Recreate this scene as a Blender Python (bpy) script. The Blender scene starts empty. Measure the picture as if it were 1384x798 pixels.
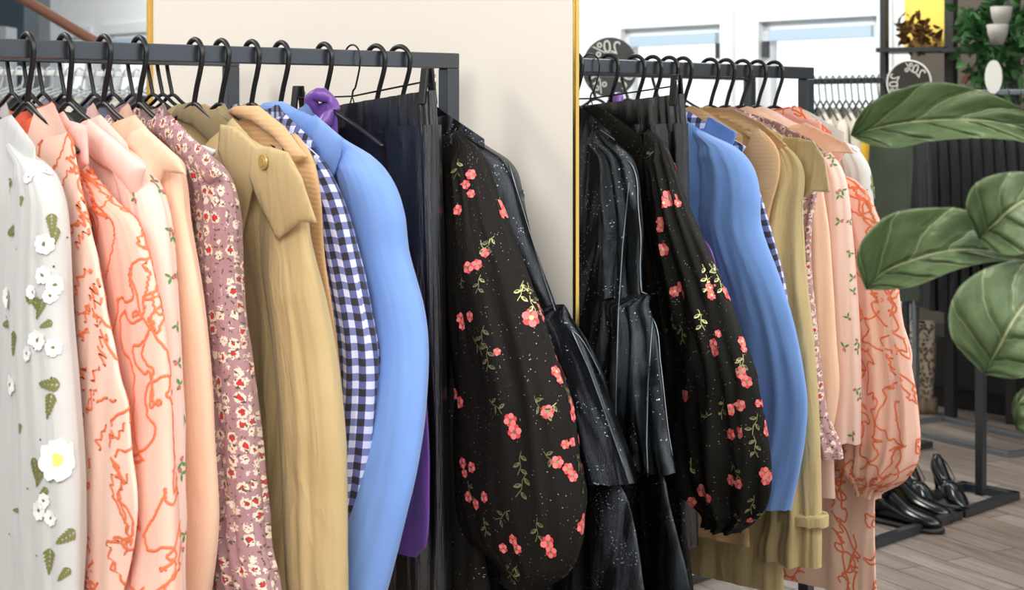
import bpy, bmesh, math, random, bisect
from mathutils import Vector, Matrix, noise
from mathutils.bvhtree import BVHTree
SC = bpy.context.scene; COL = SC.collection
PI = math.pi
# ------------------------------------------------------------------ place
F = 2100.0; Y0 = 153.65; CX = 692.0; CAMZ = 1.38
RK = Vector((-.1292, 3.0443)); RA = .8660          # line of the front clothes rail and its direction
MA = .8106; MD = 2.1004                            # wall normal angle, distance of the camera to the wall
RD = Vector((math.sin(RA), math.cos(RA))); RE = Vector((math.cos(RA), -math.sin(RA)))
WN = Vector((math.sin(MA), math.cos(MA))); WE = Vector((math.cos(MA), -math.sin(MA)))
TOP = CAMZ + .1184                                 # top of the front rail
CAM = Vector((0, 0, CAMZ))
def wf(u, w, z):
    """wall frame: u along the wall, w metres out into the room, z up"""
    p = WE*u + WN*(MD - w); return Vector((p.x, p.y, z))
def refl(p):
    q = Vector((p[0], p[1])); q = q - WN*(2*(q.dot(WN) - MD)); return Vector((q.x, q.y, p[2]))
def rdir(x, y): return Vector(((x-CX)/F, 1, (Y0-y)/F))
def at(x, y, Z): return CAM + rdir(x, y)*Z
def seen(x, y, Z): return refl(at(x, y, Z))        # real point whose mirror image shows there
def uw(p): q = Vector((p[0], p[1])); return q.dot(WE), MD - q.dot(WN)
# ------------------------------------------------------------------ helpers
def lin(c):
    c = [x/255 for x in c]; return tuple([(x/12.92 if x <= .04045 else ((x+.055)/1.055)**2.4) for x in c]) + (1,)
def ip(L, v):
    if v <= L[0][0]: return L[0][1]
    if v >= L[-1][0]: return L[-1][1]
    for i in range(len(L)-1):
        if L[i][0] <= v <= L[i+1][0]:
            x0, y0 = L[i]; x1, y1 = L[i+1]; h = x1-x0
            if h < 1e-9: return y1
            m0 = (y1-L[i-1][1])/(x1-L[i-1][0]) if i > 0 else (y1-y0)/h
            m1 = (L[i+2][1]-y0)/(L[i+2][0]-x0) if i+2 < len(L) else (y1-y0)/h
            t = (v-x0)/h; t2 = t*t; t3 = t2*t
            return (2*t3-3*t2+1)*y0+(t3-2*t2+t)*h*m0+(-2*t3+3*t2)*y1+(t3-t2)*h*m1
    return L[-1][1]
def mkobj(name, bm, mats, parent=None, smooth=True):
    me = bpy.data.meshes.new(name); bm.to_mesh(me); bm.free()
    if smooth:
        for p in me.polygons: p.use_smooth = True
    for m in (mats if isinstance(mats, (list, tuple)) else [mats]): me.materials.append(m)
    o = bpy.data.objects.new(name, me); COL.objects.link(o)
    if parent: o.parent = parent; o.matrix_parent_inverse = Matrix.Translation(parent.location).inverted() if False else Matrix.Identity(4)
    return o
def tag(o, label=None, cat=None, group=None, kind=None):
    if label: o['label'] = label
    if cat: o['category'] = cat
    if group: o['group'] = group
    if kind: o['kind'] = kind
    return o
def empty(name, loc=(0, 0, 0), label=None, cat=None, group=None, rot=0):
    o = bpy.data.objects.new(name, None); COL.objects.link(o); o.location = loc; o.rotation_euler = (0, 0, rot)
    o.empty_display_size = .05
    return tag(o, label, cat, group)
def rebase(root, loc):
    """put the thing's origin at loc, parts keep their world place"""
    d = Vector(loc); root.location = d
    for c in root.children: c.location = c.location - d
def box(bm, c, X, Y, Z, mi=0):
    """box from centre and three half vectors"""
    c = Vector(c); vs = []
    for a in (-1, 1):
        for b in (-1, 1):
            for d in (-1, 1): vs.append(bm.verts.new(c + X*a + Y*b + Z*d))
    for q in ((0, 1, 3, 2), (4, 6, 7, 5), (0, 4, 5, 1), (2, 3, 7, 6), (0, 2, 6, 4), (1, 5, 7, 3)):
        f = bm.faces.new([vs[i] for i in q]); f.material_index = mi
    return vs
WE3 = Vector((WE.x, WE.y, 0)); WN3 = Vector((WN.x, WN.y, 0)); RD3 = Vector((RD.x, RD.y, 0)); RE3 = Vector((RE.x, RE.y, 0)); UP = Vector((0, 0, 1))
def wbox(bm, u0, u1, w0, w1, z0, z1, mi=0):
    box(bm, wf((u0+u1)/2, (w0+w1)/2, (z0+z1)/2), WE3*(abs(u1-u0)/2), WN3*(abs(w1-w0)/2), UP*(abs(z1-z0)/2), mi)
def bev(bm, w=.002, seg=2):
    bmesh.ops.recalc_face_normals(bm, faces=bm.faces[:])
    bmesh.ops.bevel(bm, geom=bm.edges[:], offset=w, segments=seg, affect='EDGES', profile=.5)
def tube(bm, pts, r, n=10, cap=True, closed=False, flat=None):
    pts = [Vector(p) for p in pts]; N = len(pts); rings = []
    rr = r if isinstance(r, (list, tuple)) else [r]*N
    prev = None
    for i, p in enumerate(pts):
        if closed: t = (pts[(i+1) % N]-pts[i-1]).normalized()
        else: t = (pts[min(i+1, N-1)]-pts[max(i-1, 0)]).normalized()
        if prev is None:
            a = UP if abs(t.z) < .9 else Vector((1, 0, 0)); x = t.cross(a).normalized()
        else:
            x = (prev - t*prev.dot(t)).normalized()
        prev = x; y = t.cross(x)
        rings.append([bm.verts.new(p + (x*math.cos(2*PI*k/n) + y*math.sin(2*PI*k/n))*rr[i]) for k in range(n)])
    for i in range(N if closed else N-1):
        a = rings[i]; b = rings[(i+1) % N]
        for k in range(n): bm.faces.new((a[k], a[(k+1) % n], b[(k+1) % n], b[k]))
    if cap and not closed:
        bm.faces.new(rings[0][::-1]); bm.faces.new(rings[-1])
def smoothline(pts, n=8):
    pts = [Vector(p) for p in pts]; out = []
    for i in range(len(pts)-1):
        p0 = pts[max(i-1, 0)]; p1 = pts[i]; p2 = pts[i+1]; p3 = pts[min(i+2, len(pts)-1)]
        for k in range(n):
            t = k/n; out.append(.5*((2*p1)+(p2-p0)*t+(2*p0-5*p1+4*p2-p3)*t*t+(3*p1-p0-3*p2+p3)*t**3))
    out.append(pts[-1]); return out
def disc(bm, c, nrm, r, th, n=24, mi=0, r2=None):
    nrm = Vector(nrm).normalized(); x = nrm.orthogonal().normalized(); y = nrm.cross(x); c = Vector(c); r2 = r if r2 is None else r2
    A = [bm.verts.new(c + (x*math.cos(2*PI*k/n)+y*math.sin(2*PI*k/n))*r) for k in range(n)]
    B = [bm.verts.new(c + nrm*th + (x*math.cos(2*PI*k/n)+y*math.sin(2*PI*k/n))*r2) for k in range(n)]
    bm.faces.new(A[::-1]).material_index = mi; bm.faces.new(B).material_index = mi
    for k in range(n): bm.faces.new((A[k], A[(k+1) % n], B[(k+1) % n], B[k])).material_index = mi
# ------------------------------------------------------------------ materials
class NT:
    def __init__(s, name, base=(200, 200, 200), rough=.6, metal=0, **kw):
        s.m = bpy.data.materials.new(name); s.m.use_nodes = True; s.t = s.m.node_tree; s.b = s.t.nodes['Principled BSDF']
        s.b.inputs['Base Color'].default_value = lin(base); s.b.inputs['Roughness'].default_value = rough; s.b.inputs['Metallic'].default_value = metal
        for k, v in kw.items(): s.b.inputs[k.replace('_', ' ')].default_value = v
        s._uv = None
    def n(s, typ, **kw):
        nd = s.t.nodes.new('ShaderNode'+typ)
        for k, v in kw.items():
            if k.startswith('i_'): nd.inputs[k[2:].replace('_', ' ')].default_value = v
            else: setattr(nd, k, v)
        return nd
    def l(s, a, b): s.t.links.new(a, b)
    def uv(s, sx=1, sy=1, rot=0):
        tc = s.n('TexCoord'); mp = s.n('Mapping'); s.l(tc.outputs['UV'], mp.inputs['Vector'])
        mp.inputs['Scale'].default_value = (sx, sy, 1); mp.inputs['Rotation'].default_value = (0, 0, rot); return mp.outputs[0]
    def ob(s, sc=(1, 1, 1)):
        tc = s.n('TexCoord'); mp = s.n('Mapping'); s.l(tc.outputs['Object'], mp.inputs['Vector']); mp.inputs['Scale'].default_value = sc; return mp.outputs[0]
    def noise(s, vec, scale, detail=2, rough=.5, dist=0):
        nd = s.n('TexNoise'); s.l(vec, nd.inputs['Vector']); nd.inputs['Scale'].default_value = scale; nd.inputs['Detail'].default_value = detail
        nd.inputs['Roughness'].default_value = rough; nd.inputs['Distortion'].default_value = dist; return nd
    def math(s, op, a, b=None, c=None, clamp=False):
        nd = s.n('Math', operation=op, use_clamp=clamp)
        for i, x in enumerate((a, b, c)):
            if x is None: continue
            if isinstance(x, (int, float)): nd.inputs[i].default_value = x
            else: s.l(x, nd.inputs[i])
        return nd.outputs[0]
    def ramp(s, fac, stops, interp='LINEAR'):
        nd = s.n('ValToRGB'); nd.color_ramp.interpolation = interp; e = nd.color_ramp.elements
        while len(e) > 1: e.remove(e[-1])
        for i, (p, c) in enumerate(stops):
            x = e[0] if i == 0 else e.new(p)
            x.position = p; x.color = c if len(c) == 4 else lin(c)
        s.l(fac, nd.inputs[0]); return nd.outputs[0]
    def mix(s, fac, a, b):
        nd = s.n('Mix', data_type='RGBA')
        if isinstance(fac, (int, float)): nd.inputs[0].default_value = fac
        else: s.l(fac, nd.inputs[0])
        for k, x in ((6, a), (7, b)):
            if isinstance(x, tuple): nd.inputs[k].default_value = x if len(x) == 4 else lin(x)
            else: s.l(x, nd.inputs[k])
        return nd.outputs[2]
    def bump(s, h, strength=.3, dist=.002):
        nd = s.n('Bump'); nd.inputs['Strength'].default_value = strength; nd.inputs['Distance'].default_value = dist; s.l(h, nd.inputs['Height'])
        s.l(nd.outputs[0], s.b.inputs['Normal']); return nd
    def base(s, c): s.l(c, s.b.inputs['Base Color'])
M = {}
def plain(k, c, r=.6, metal=0, **kw):
    t = NT(k, c, r, metal, **kw); M[k] = t.m; return t
def cloth(k, c, c2=None, rough=.85, weave=900, wr=.25, sheen=.15, crease=6.0):
    t = NT(k, c, rough, Sheen_Weight=sheen, Sheen_Roughness=.5)
    uv = t.uv()
    n1 = t.noise(t.uv(60, 9), 1, 4, .6); n2 = t.noise(uv, weave, 1)
    n3 = t.noise(t.uv(24, 4.5), 1, 2, .5, .4); rg = t.math('ABSOLUTE', t.math('SUBTRACT', n3.outputs[0], .5))
    h = t.math('ADD', t.math('ADD', n1.outputs[0], t.math('MULTIPLY', rg, -crease)), t.math('MULTIPLY', n2.outputs[0], .12))
    t.bump(h, wr, .004)
    col = t.ramp(t.noise(uv, 7, 3).outputs[0], [(.3, c), (.7, c2 or c)])
    t.base(col); M[k] = t.m; t.col = col; return t
def build_materials():
    t = plain('rail_black', (82, 87, 94), .28, .75, Specular_IOR_Level=.8)
    t.bump(t.noise(t.ob(), 900, 1).outputs[0], .05, .0005)
    plain('hanger_black', (14, 14, 15), .42); plain('wire_black', (12, 12, 13), .3, .4)
    plain('clip_metal', (190, 192, 195), .2, 1); plain('clear_plastic', (230, 233, 236), .08, 0, Transmission_Weight=.55, IOR=1.45)
    plain('white_metal', (235, 235, 235), .3); plain('grey_metal', (150, 156, 162), .3, .8)
    g = plain('gold', (230, 188, 100), .25, 1)
    plain('mirror_glass', (240, 243, 242), .0, 1)
    t = plain('wall_paint', (226, 219, 208), .8)
    t.bump(t.noise(t.ob(), 300, 3).outputs[0], .04, .001)
    plain('white_wall', (236, 238, 240), .7); plain('window_paint', (228, 231, 234), .4)
    plain('blind_blue', (178, 198, 216), .6); plain('latch_grey', (70, 72, 76), .4, .5)
    plain('dark_wall', (84, 76, 67), .8); plain('slate_blue', (62, 76, 90), .6); plain('pale_grey', (178, 184, 190), .7)
    plain('rail_wood', (140, 92, 72), .4); plain('shelf_black', (34, 33, 32), .5); plain('yellow_board', (236, 200, 88), .6)
    plain('sign_grey', (72, 72, 74), .5); plain('sign_dark', (52, 46, 44), .5); plain('sign_text', (232, 230, 222), .5); plain('sign_rim', (225, 225, 222), .4)
    # glass for the windows
    t = NT('window_glass', (255, 255, 255), 0, 0, Transmission_Weight=1, IOR=1.01); M['window_glass'] = t.m
    # floor: short planks, grey brown
    t = NT('floor_wood', (120, 105, 98), .45)
    tc = t.n('TexCoord'); mp = t.n('Mapping'); t.l(tc.outputs['Object'], mp.inputs['Vector']); mp.inputs['Rotation'].default_value = (0, 0, .55)
    br = t.n('TexBrick'); t.l(mp.outputs[0], br.inputs['Vector']); br.inputs['Scale'].default_value = 1; br.inputs['Brick Width'].default_value = .62
    br.inputs['Row Height'].default_value = .1; br.inputs['Mortar Size'].default_value = .002; br.inputs['Color1'].default_value = lin((150, 133, 122)); br.inputs['Color2'].default_value = lin((176, 163, 154)); br.inputs['Mortar'].default_value = lin((60, 50, 46))
    mp2 = t.n('Mapping'); t.l(mp.outputs[0], mp2.inputs['Vector']); mp2.inputs['Scale'].default_value = (3, 40, 1)
    g = t.ramp(t.noise(mp2.outputs[0], 1, 6, .6).outputs[0], [(.3, (150, 150, 150)), (.7, (235, 232, 230))])
    mx = t.n('Mix', data_type='RGBA', blend_type='MULTIPLY'); mx.inputs[0].default_value = .8; t.l(br.outputs[0], mx.inputs[6]); t.l(g, mx.inputs[7]); t.base(mx.outputs[2]); M['floor_wood'] = t.m
    # fabrics
    cloth('blue_wool', (112, 150, 216), (118, 156, 222), .9, 700, .12, .25)
    cloth('khaki', (188, 164, 116), (198, 175, 127), .8, 900, .45, .1)
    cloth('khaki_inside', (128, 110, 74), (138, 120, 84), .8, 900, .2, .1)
    cloth('peach', (238, 194, 164), (243, 202, 174), .7, 900, .15, .2)
    cloth('purple_satin', (104, 62, 146), (118, 74, 160), .35, 500, .25, .2)
    cloth('pink_sheer', (236, 178, 172), (240, 190, 182), .7, 900, .2, .2)
    cloth('cream_cloth', (228, 220, 204), (236, 230, 218), .8, 900, .3, .1)
    cloth('black_cloth', (20, 20, 23), (28, 28, 32), .75, 900, .4, .1); cloth('navy_cloth', (28, 30, 46), (36, 38, 56), .7, 900, .5, .2)
    cloth('denim', (92, 98, 122), (120, 126, 148), .85, 1200, .5, .1); cloth('grey_cloth', (130, 128, 134), (150, 148, 152), .8, 900, .4, .1)
    cloth('olive_cloth', (48, 58, 44), (60, 70, 52), .5, 900, .5, .1); cloth('yellow_cloth', (238, 190, 40), (244, 200, 60), .7, 900, .3, .1)
    cloth('orange_cloth', (234, 84, 40), (240, 96, 50), .7, 900, .3, .1); cloth('brown_fur', (92, 74, 48), (140, 118, 80), .95, 300, 1, .3)
    cloth('bright_blue', (60, 100, 200), (70, 110, 210), .6); cloth('fur_cream', (216, 208, 190), (150, 140, 110), .95, 200, 1, .3)
    # knitted tan
    t = cloth('tan_knit', (206, 164, 118), (212, 172, 128), .95, 500, .2, .2)
    wv = t.n('TexWave', wave_type='BANDS', bands_direction='Y'); t.l(t.uv(1, 1), wv.inputs[0]); wv.inputs['Scale'].default_value = 38; wv.inputs['Distortion'].default_value = .3
    t.bump(wv.outputs[1], .2, .002)
    # gingham
    t = cloth('gingham', (200, 205, 235), None, .8, 900, .3, .1)
    sp = t.n('SeparateXYZ'); t.l(t.uv(1/.024, 1/.024), sp.inputs[0])
    def stripe(o):
        return t.math('GREATER_THAN', t.math('FRACT', t.math('ADD', o, 50.3)), .5)
    sx = stripe(sp.outputs[0]); sy = stripe(sp.outputs[1])
    both = t.math('MULTIPLY', sx, sy); any_ = t.math('MAXIMUM', sx, sy)
    c = t.mix(any_, (206, 210, 238), t.mix(sx, (112, 120, 172), (84, 90, 142))); t.base(t.mix(both, c, (34, 30, 36)))
    cloth('pink_embroidered', (249, 212, 194), (250, 204, 184), .75, 900, .15, .2); cloth('pink_embroidered_deep', (246, 198, 180), (247, 190, 170), .75, 900, .15, .2); plain('orange_cord', (238, 124, 82), .7)
    # mauve print of small red and white flowers
    t = cloth('mauve_print', (168, 128, 134), None, .8, 900, .3, .1)
    uv = t.uv(); v = t.n('TexVoronoi', feature='F1'); t.l(uv, v.inputs['Vector']); v.inputs['Scale'].default_value = 50; v.inputs['Randomness'].default_value = .55
    wob = t.noise(uv, 260, 2).outputs[0]
    dd = t.math('ADD', v.outputs['Distance'], t.math('MULTIPLY', t.math('SUBTRACT', wob, .5), .55))
    big = t.noise(uv, 30, 1).outputs[0]
    c = t.ramp(dd, [(0, (206, 40, 54)), (.13, (206, 40, 54)), (.2, (96, 52, 40)), (.25, (230, 214, 194)), (.40, (236, 216, 202)), (.44, (170, 130, 136))], 'CONSTANT')
    t.base(t.mix(t.math('GREATER_THAN', t.noise(uv, 150, 1).outputs[0], .64), c, (92, 84, 56)))
    # sheer floral prints get their sprigs as stitched geometry
    def sheer(name, c, a, rough=.6):
        t = cloth(name, c, None, rough, 900, .2, .3); t.b.inputs['Alpha'].default_value = a; t.m.use_transparent_shadow = True if hasattr(t.m, 'use_transparent_shadow') else None; return t
    cloth('pink_sprig', (242, 202, 188), (246, 212, 200), .7, 900, .15, .2)
    sheer('white_organza', (212, 212, 210), .92)
    plain('petal_white', (246, 246, 244), .7, Sheen_Weight=.3); plain('petal_yellow', (240, 232, 120), .7); plain('thread_green', (124, 124, 62), .7); plain('thread_dark', (60, 60, 44), .7)
    plain('sprig_green', (88, 150, 84), .7); plain('sprig_pink', (222, 110, 120), .7)
    plain('thread_red', (212, 66, 68), .6); plain('thread_pink', (232, 122, 122), .6); plain('thread_gold', (150, 146, 100), .35, .6); plain('thread_orange', (226, 130, 50), .6)
    # black with lurex flecks
    t = NT('black_lurex', (22, 19, 16), .65, Specular_IOR_Level=.15)
    uv = t.uv(); v = t.n('TexVoronoi', feature='F1'); t.l(uv, v.inputs[0]); v.inputs['Scale'].default_value = 520
    cl = t.noise(uv, 14, 3, .7).outputs[0]
    sep = t.n('SeparateColor'); t.l(v.outputs['Color'], sep.inputs[0])
    mk = t.math('MULTIPLY', t.math('GREATER_THAN', sep.outputs[0], .972), t.math('LESS_THAN', v.outputs['Distance'], .4))
    mk = t.math('MULTIPLY', mk, t.math('GREATER_THAN', cl, .47))
    t.base(t.mix(mk, (24, 21, 18), (190, 184, 158))); t.l(mk, t.b.inputs['Metallic']); t.bump(t.noise(t.uv(50, 10), 1, 4, .6).outputs[0], .35, .005); M['black_lurex'] = t.m
    # glossy black crackle
    t = NT('black_glitter', (8, 8, 10), .2, 0, Specular_IOR_Level=.9, Specular_Tint=(.75, .85, 1, 1))
    uv = t.uv(); n = t.noise(uv, 420, 3, .7)
    v = t.n('TexVoronoi', feature='F1'); t.l(uv, v.inputs[0]); v.inputs['Scale'].default_value = 620
    sep = t.n('SeparateColor'); t.l(v.outputs['Color'], sep.inputs[0])
    mk = t.math('MULTIPLY', t.math('GREATER_THAN', sep.outputs[0], .975), t.math('GREATER_THAN', t.noise(uv, 16, 2).outputs[0], .52))
    t.base(t.mix(mk, (7, 7, 9), (170, 180, 195))); t.l(mk, t.b.inputs['Metallic'])
    t.bump(t.math('ADD', n.outputs[0], t.math('MULTIPLY', t.noise(t.uv(30, 6), 1, 3).outputs[0], 2)), .6, .004); sm = t.noise(t.uv(34, 4.5), 1, 3, .6, .5).outputs[0]; mr = t.n('MapRange'); t.l(sm, mr.inputs[0]); mr.inputs[1].default_value = .45; mr.inputs[2].default_value = .62; mr.inputs[3].default_value = .1; mr.inputs[4].default_value = 1.0; t.l(mr.outputs[0], t.b.inputs['Specular IOR Level']); M['black_glitter'] = t.m
    t = NT('leather', (20, 21, 25), .27, 0, Specular_IOR_Level=1.0); t.bump(t.noise(t.uv(70, 9), 1, 4, .6).outputs[0], .5, .006); M['leather'] = t.m
    t = NT('shoe_leather', (14, 14, 15), .18); M['shoe_leather'] = t.m
    # velvet
    t = cloth('black_velvet', (4, 5, 10), (7, 8, 16), .6, 900, .8, .0)
    # snake print
    t = cloth('snake_print', (120, 98, 78), None, .6)
    v = t.n('TexVoronoi', feature='F1'); t.l(t.uv(), v.inputs[0]); v.inputs['Scale'].default_value = 60
    t.base(t.ramp(v.outputs['Distance'], [(0, (60, 44, 34)), (.3, (120, 98, 76)), (.5, (190, 176, 156))], 'CONSTANT'))
    # leaf: veins drawn by the leaf's own coordinates (x along, y across)
    t = NT('fig_leaf', (78, 110, 66), .33, 0, Specular_IOR_Level=.45, Coat_Weight=.08)
    sp = t.n('SeparateXYZ'); t.l(t.uv(), sp.inputs[0]); X, Yv = sp.outputs[0], sp.outputs[1]
    ay = t.math('ABSOLUTE', Yv); wn = t.noise(t.uv(6, 3), 1, 2).outputs[0]
    mid = t.math('LESS_THAN', ay, .022)
    ph = t.math('FRACT', t.math('ADD', t.math('SUBTRACT', t.math('MULTIPLY', X, 4.6), t.math('MULTIPLY', t.math('POWER', ay, .9), 1.5)), t.math('MULTIPLY', wn, .3)))
    pd = t.math('ABSOLUTE', t.math('SUBTRACT', ph, .5))
    side = t.math('SUBTRACT', 1, t.math('MULTIPLY', pd, 34), clamp=True)
    soft = t.math('SUBTRACT', 1, t.math('MULTIPLY', pd, 4.5), clamp=True)
    fine = t.n('TexVoronoi', feature='DISTANCE_TO_EDGE'); t.l(t.uv(18, 9), fine.inputs[0]); fine.inputs['Scale'].default_value = 1
    fl = t.math('MULTIPLY', t.math('LESS_THAN', fine.outputs['Distance'], .03), .22)
    g = t.ramp(t.noise(t.uv(3, 2), 1, 4).outputs[0], [(.3, (98, 120, 80)), (.7, (124, 144, 104))])
    c = t.mix(fl, g, (150, 170, 128)); c = t.mix(t.math('MULTIPLY', side, .8), c, (204, 212, 168)); t.base(t.mix(mid, c, (204, 210, 166)))
    hh = t.math('ADD', t.math('MULTIPLY', soft, -.9), t.math('MULTIPLY', t.math('SUBTRACT', 1, t.math('MULTIPLY', ay, 9), clamp=True), -1.2))
    t.bump(hh, .6, .006); M['fig_leaf'] = t.m
    plain('seam_glint_silver', (120, 126, 136), .4, .8)  # silver for piping and the highlight lines drawn on the glossy dress
    plain('bark', (110, 92, 70), .8); plain('pot_grey', (150, 146, 140), .7); plain('soil', (60, 46, 36), .95)
    plain('ivy_leaf', (62, 104, 58), .45); plain('dry_plant', (110, 78, 34), .7); plain('button_gold', (186, 160, 96), .35, .3); plain('label_white', (236, 236, 232), .6)
build_materials()
# ------------------------------------------------------------------ garments on rails
HOOKT = dict(shiny=-.113, floral=-.168, leather=-.222, purple=-.285, blue=-.377, gingham=-.438, tan=-.499, trench=-.551, mauve=-.656, peach=-.72, sprig=-.789, emb=-.852, white=-.925)
class Frame:
    """hanging plane: origin on the rail, E across the shoulders, D along the rail (towards the wall), v metres down from the rail top"""
    def __init__(s, O, E, D, top, yaw=0, dv=((0, 0), (2, 0)), wall=True):
        s.O, s.E, s.D, s.top, s.yaw, s.dv, s.wall = O, E, D, top, yaw, list(dv), wall
    def off(s, u, v): return s.yaw*u + ip(s.dv, v)
    def P(s, u, v, d=0):
        q = s.O + s.E*u + s.D*(s.off(u, v) + d); z = s.top - v
        if s.wall:
            w = MD - Vector((q.x, q.y)).dot(WN)
            if w < .016: q = q - WN3*(.016 + (.016-w)*-.08 - w)
        return Vector((q.x, q.y, z))
    def px(s, x, y, extra=0):
        """u, v of the hanging plane point seen at photo position x, y"""
        r = rdir(x, y); d = extra; u = v = 0
        for _ in range(6):
            Q = s.O + s.D*d; k = Vector((Q.x, Q.y)).dot(Vector((s.D.x, s.D.y)))/(r.x*s.D.x + r.y*s.D.y)
            p = r*k; u = (Vector((p.x, p.y, 0))-Vector((Q.x, Q.y, 0))).dot(s.E); v = s.top - (CAMZ + p.z); d = s.off(u, v) + extra
        return u, v
def rail_frame(key, yaw=0, dv=((0, 0), (2, 0))):
    q = RK + RD*HOOKT[key]; return Frame(Vector((q.x, q.y, 0)), RE3, RD3, TOP, yaw, dv)
def rdg(p): return .45 - 1.6*abs(noise.noise(p))
def fold(u, v, seed, a, b): return .8*noise.noise(Vector((u*a, v*b, seed))) + .55*rdg(Vector((u*a*1.3+.15*v*a*.3, v*b*.8, seed+7)))
GRID = {}
def body_mesh(fr, hu, top=.10, shoulder=.165, sw=.20, bottom=1.0, th=.022, famp=.012, fa=22, fb=1.8, seed=1, dip=.05, neck=.07, nx=120, ny=80, uoff=0, hem=0, dofs=0, open_=0):
    bm = bmesh.new(); L = bm.loops.layers.uv.new('UVMap'); g = []; n = nx
    for j in range(ny+1):
        s = (j/ny)**1.15; row = []
        for i in range(n):
            ph = 2*PI*i/n; c = math.cos(ph); sn = math.sin(ph)
            cc = math.copysign(abs(c)**.8, c)
            # column follows the shoulder at the top and the outline lower down
            au = abs(cc)
            u_top = cc*sw
            vt = top + (shoulder-top)*min(1, max(0, (abs(u_top)-neck)/(sw-neck)))**1.1 if abs(u_top) > neck else top
            if sn < 0 and abs(u_top) < neck*1.6: vt += dip*max(0, 1-(u_top/(neck*1.6))**2)
            if sn >= 0 and abs(u_top) < neck: vt += .012*(1-(u_top/neck)**2)
            if open_: vt += open_*min(1, max(0, (.03-u_top)/.07))*min(1, max(0, (u_top+sw)/.03))
            v = vt + (bottom + hem*cc - vt)*s
            h = ip(hu, v)
            u = cc*(sw + (h-sw)*min(1, s*3.0)) if h > sw*.2 else cc*h
            ramp = min(1, s*7)**.5; nk = max(0, 1-(abs(u_top)/(neck*1.5))**2)
            t = th*max(ramp, .85*nk)
            d = t*math.copysign(abs(sn)**.7, sn) + famp*min(1, s*2.5)*fold(u, v, seed, fa, fb)
            row.append((bm.verts.new(fr.P(u+uoff, v, d+dofs)), u, v, ph))
        g.append(row)
    GRID['g'] = [[q[0].co.copy() for q in row] for row in g]; GRID['hw'] = [ip(hu, row[0][2]) for row in g]; GRID['v'] = [row[0][2] for row in g]
    for j in range(ny):
        for i in range(n):
            k = (i+1) % n
            f = bm.faces.new((g[j][i][0], g[j+1][i][0], g[j+1][k][0], g[j][k][0]))
            for lp, (jj, ii, wrap) in zip(f.loops, ((j, i, 0), (j+1, i, 0), (j+1, k, 1), (j, k, 1))):
                q = g[jj][ii]; sgn = 1 if math.sin(2*PI*(i+.5)/n) > 0 else -1
                lp[L].uv = (q[1] + (3 if sgn > 0 else 0), -q[2])
    return bm
def sleeve_mesh(fr, outer, ru, rw, v0, v1, famp=.12, seed=3, mirror=False, nx=56, ny=110, fb=3.0, kk=2.2, dvv=0, gather=None, dsh=0):
    """outer: list (v,u) of the outside line; ru, rw: half widths by v"""
    bm = bmesh.new(); L = bm.loops.layers.uv.new('UVMap'); g = []
    ra = ip(ru, (v0+v1)/2); rb = ip(rw, (v0+v1)/2)
    # arc length table
    T = 256; acc = [0]
    for i in range(T):
        a0 = 2*PI*i/T; a1 = 2*PI*(i+1)/T
        acc.append(acc[-1]+math.hypot(ra*(math.cos(a1)-math.cos(a0)), rb*(math.sin(a1)-math.sin(a0))))
    def ang(f):
        x = f*acc[-1]; lo = 0
        for i in range(T):
            if acc[i+1] >= x: return 2*PI*(i + (x-acc[i])/(acc[i+1]-acc[i]))/T
        return 2*PI
    angs = [ang(i/nx) for i in range(nx+1)]
    for j in range(ny+1):
        s = j/ny; v = v0 + (v1-v0)*s; row = []
        o = ip(outer, v); a = max(.0005, ip(ru, v)); b = max(.0005, ip(rw, v))
        cap = min(1, s*14)**.5; a *= cap; b *= cap
        if gather and v > gather[0]:
            pass
        for i in range(nx+1):
            ph = angs[i % nx]
            c, sn = math.cos(ph), math.sin(ph)
            q = .8*noise.noise(Vector((c*kk, sn*kk, v*fb+seed))) + .6*rdg(Vector((c*kk*1.5+v*1.5, sn*kk*1.5, v*fb*1.2+seed+5))) + .2*noise.noise(Vector((c*kk*4, sn*kk*4, v*fb*3+seed+9)))
            rad = 1 + famp*q*cap
            if gather and v > gather[0]:
                rad += gather[1]*math.sin(ph*gather[2]+v*9)*min(1, (v-gather[0])/.05)
            u = o - a + a*c*(1+famp*.3*q*(c < .8)) if c > .8 else o - a + a*c*(1+famp*.3*q)
            d = b*sn*rad + famp*.5*b*q
            if mirror: u = -u
            row.append(((u, v + .004*q, d), i/nx*acc[-1], v))
        g.append(row)
    GRID['v0'], GRID['v1'], GRID['per'] = v0, v1, acc[-1]
    V = [[bm.verts.new(fr.P(*r[i][0]) if not dsh else fr.P(r[i][0][0], r[i][0][1], r[i][0][2]+dsh)) for i in range(nx)] for r in g]
    for j in range(ny):
        for i in range(nx):
            k = (i+1) % nx
            f = bm.faces.new((V[j][i], V[j+1][i], V[j+1][k], V[j][k]))
            for lp, (jj, ii) in zip(f.loops, ((j, i), (j+1, i), (j+1, i+1), (j, i+1))):
                lp[L].uv = (g[jj][ii][1], -g[jj][ii][2])
    GRID['g'] = [[q.co.copy() for q in row] for row in V]; bm.faces.new(V[0][::-1])
    bmesh.ops.recalc_face_normals(bm, faces=bm.faces[:])
    return bm
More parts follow.
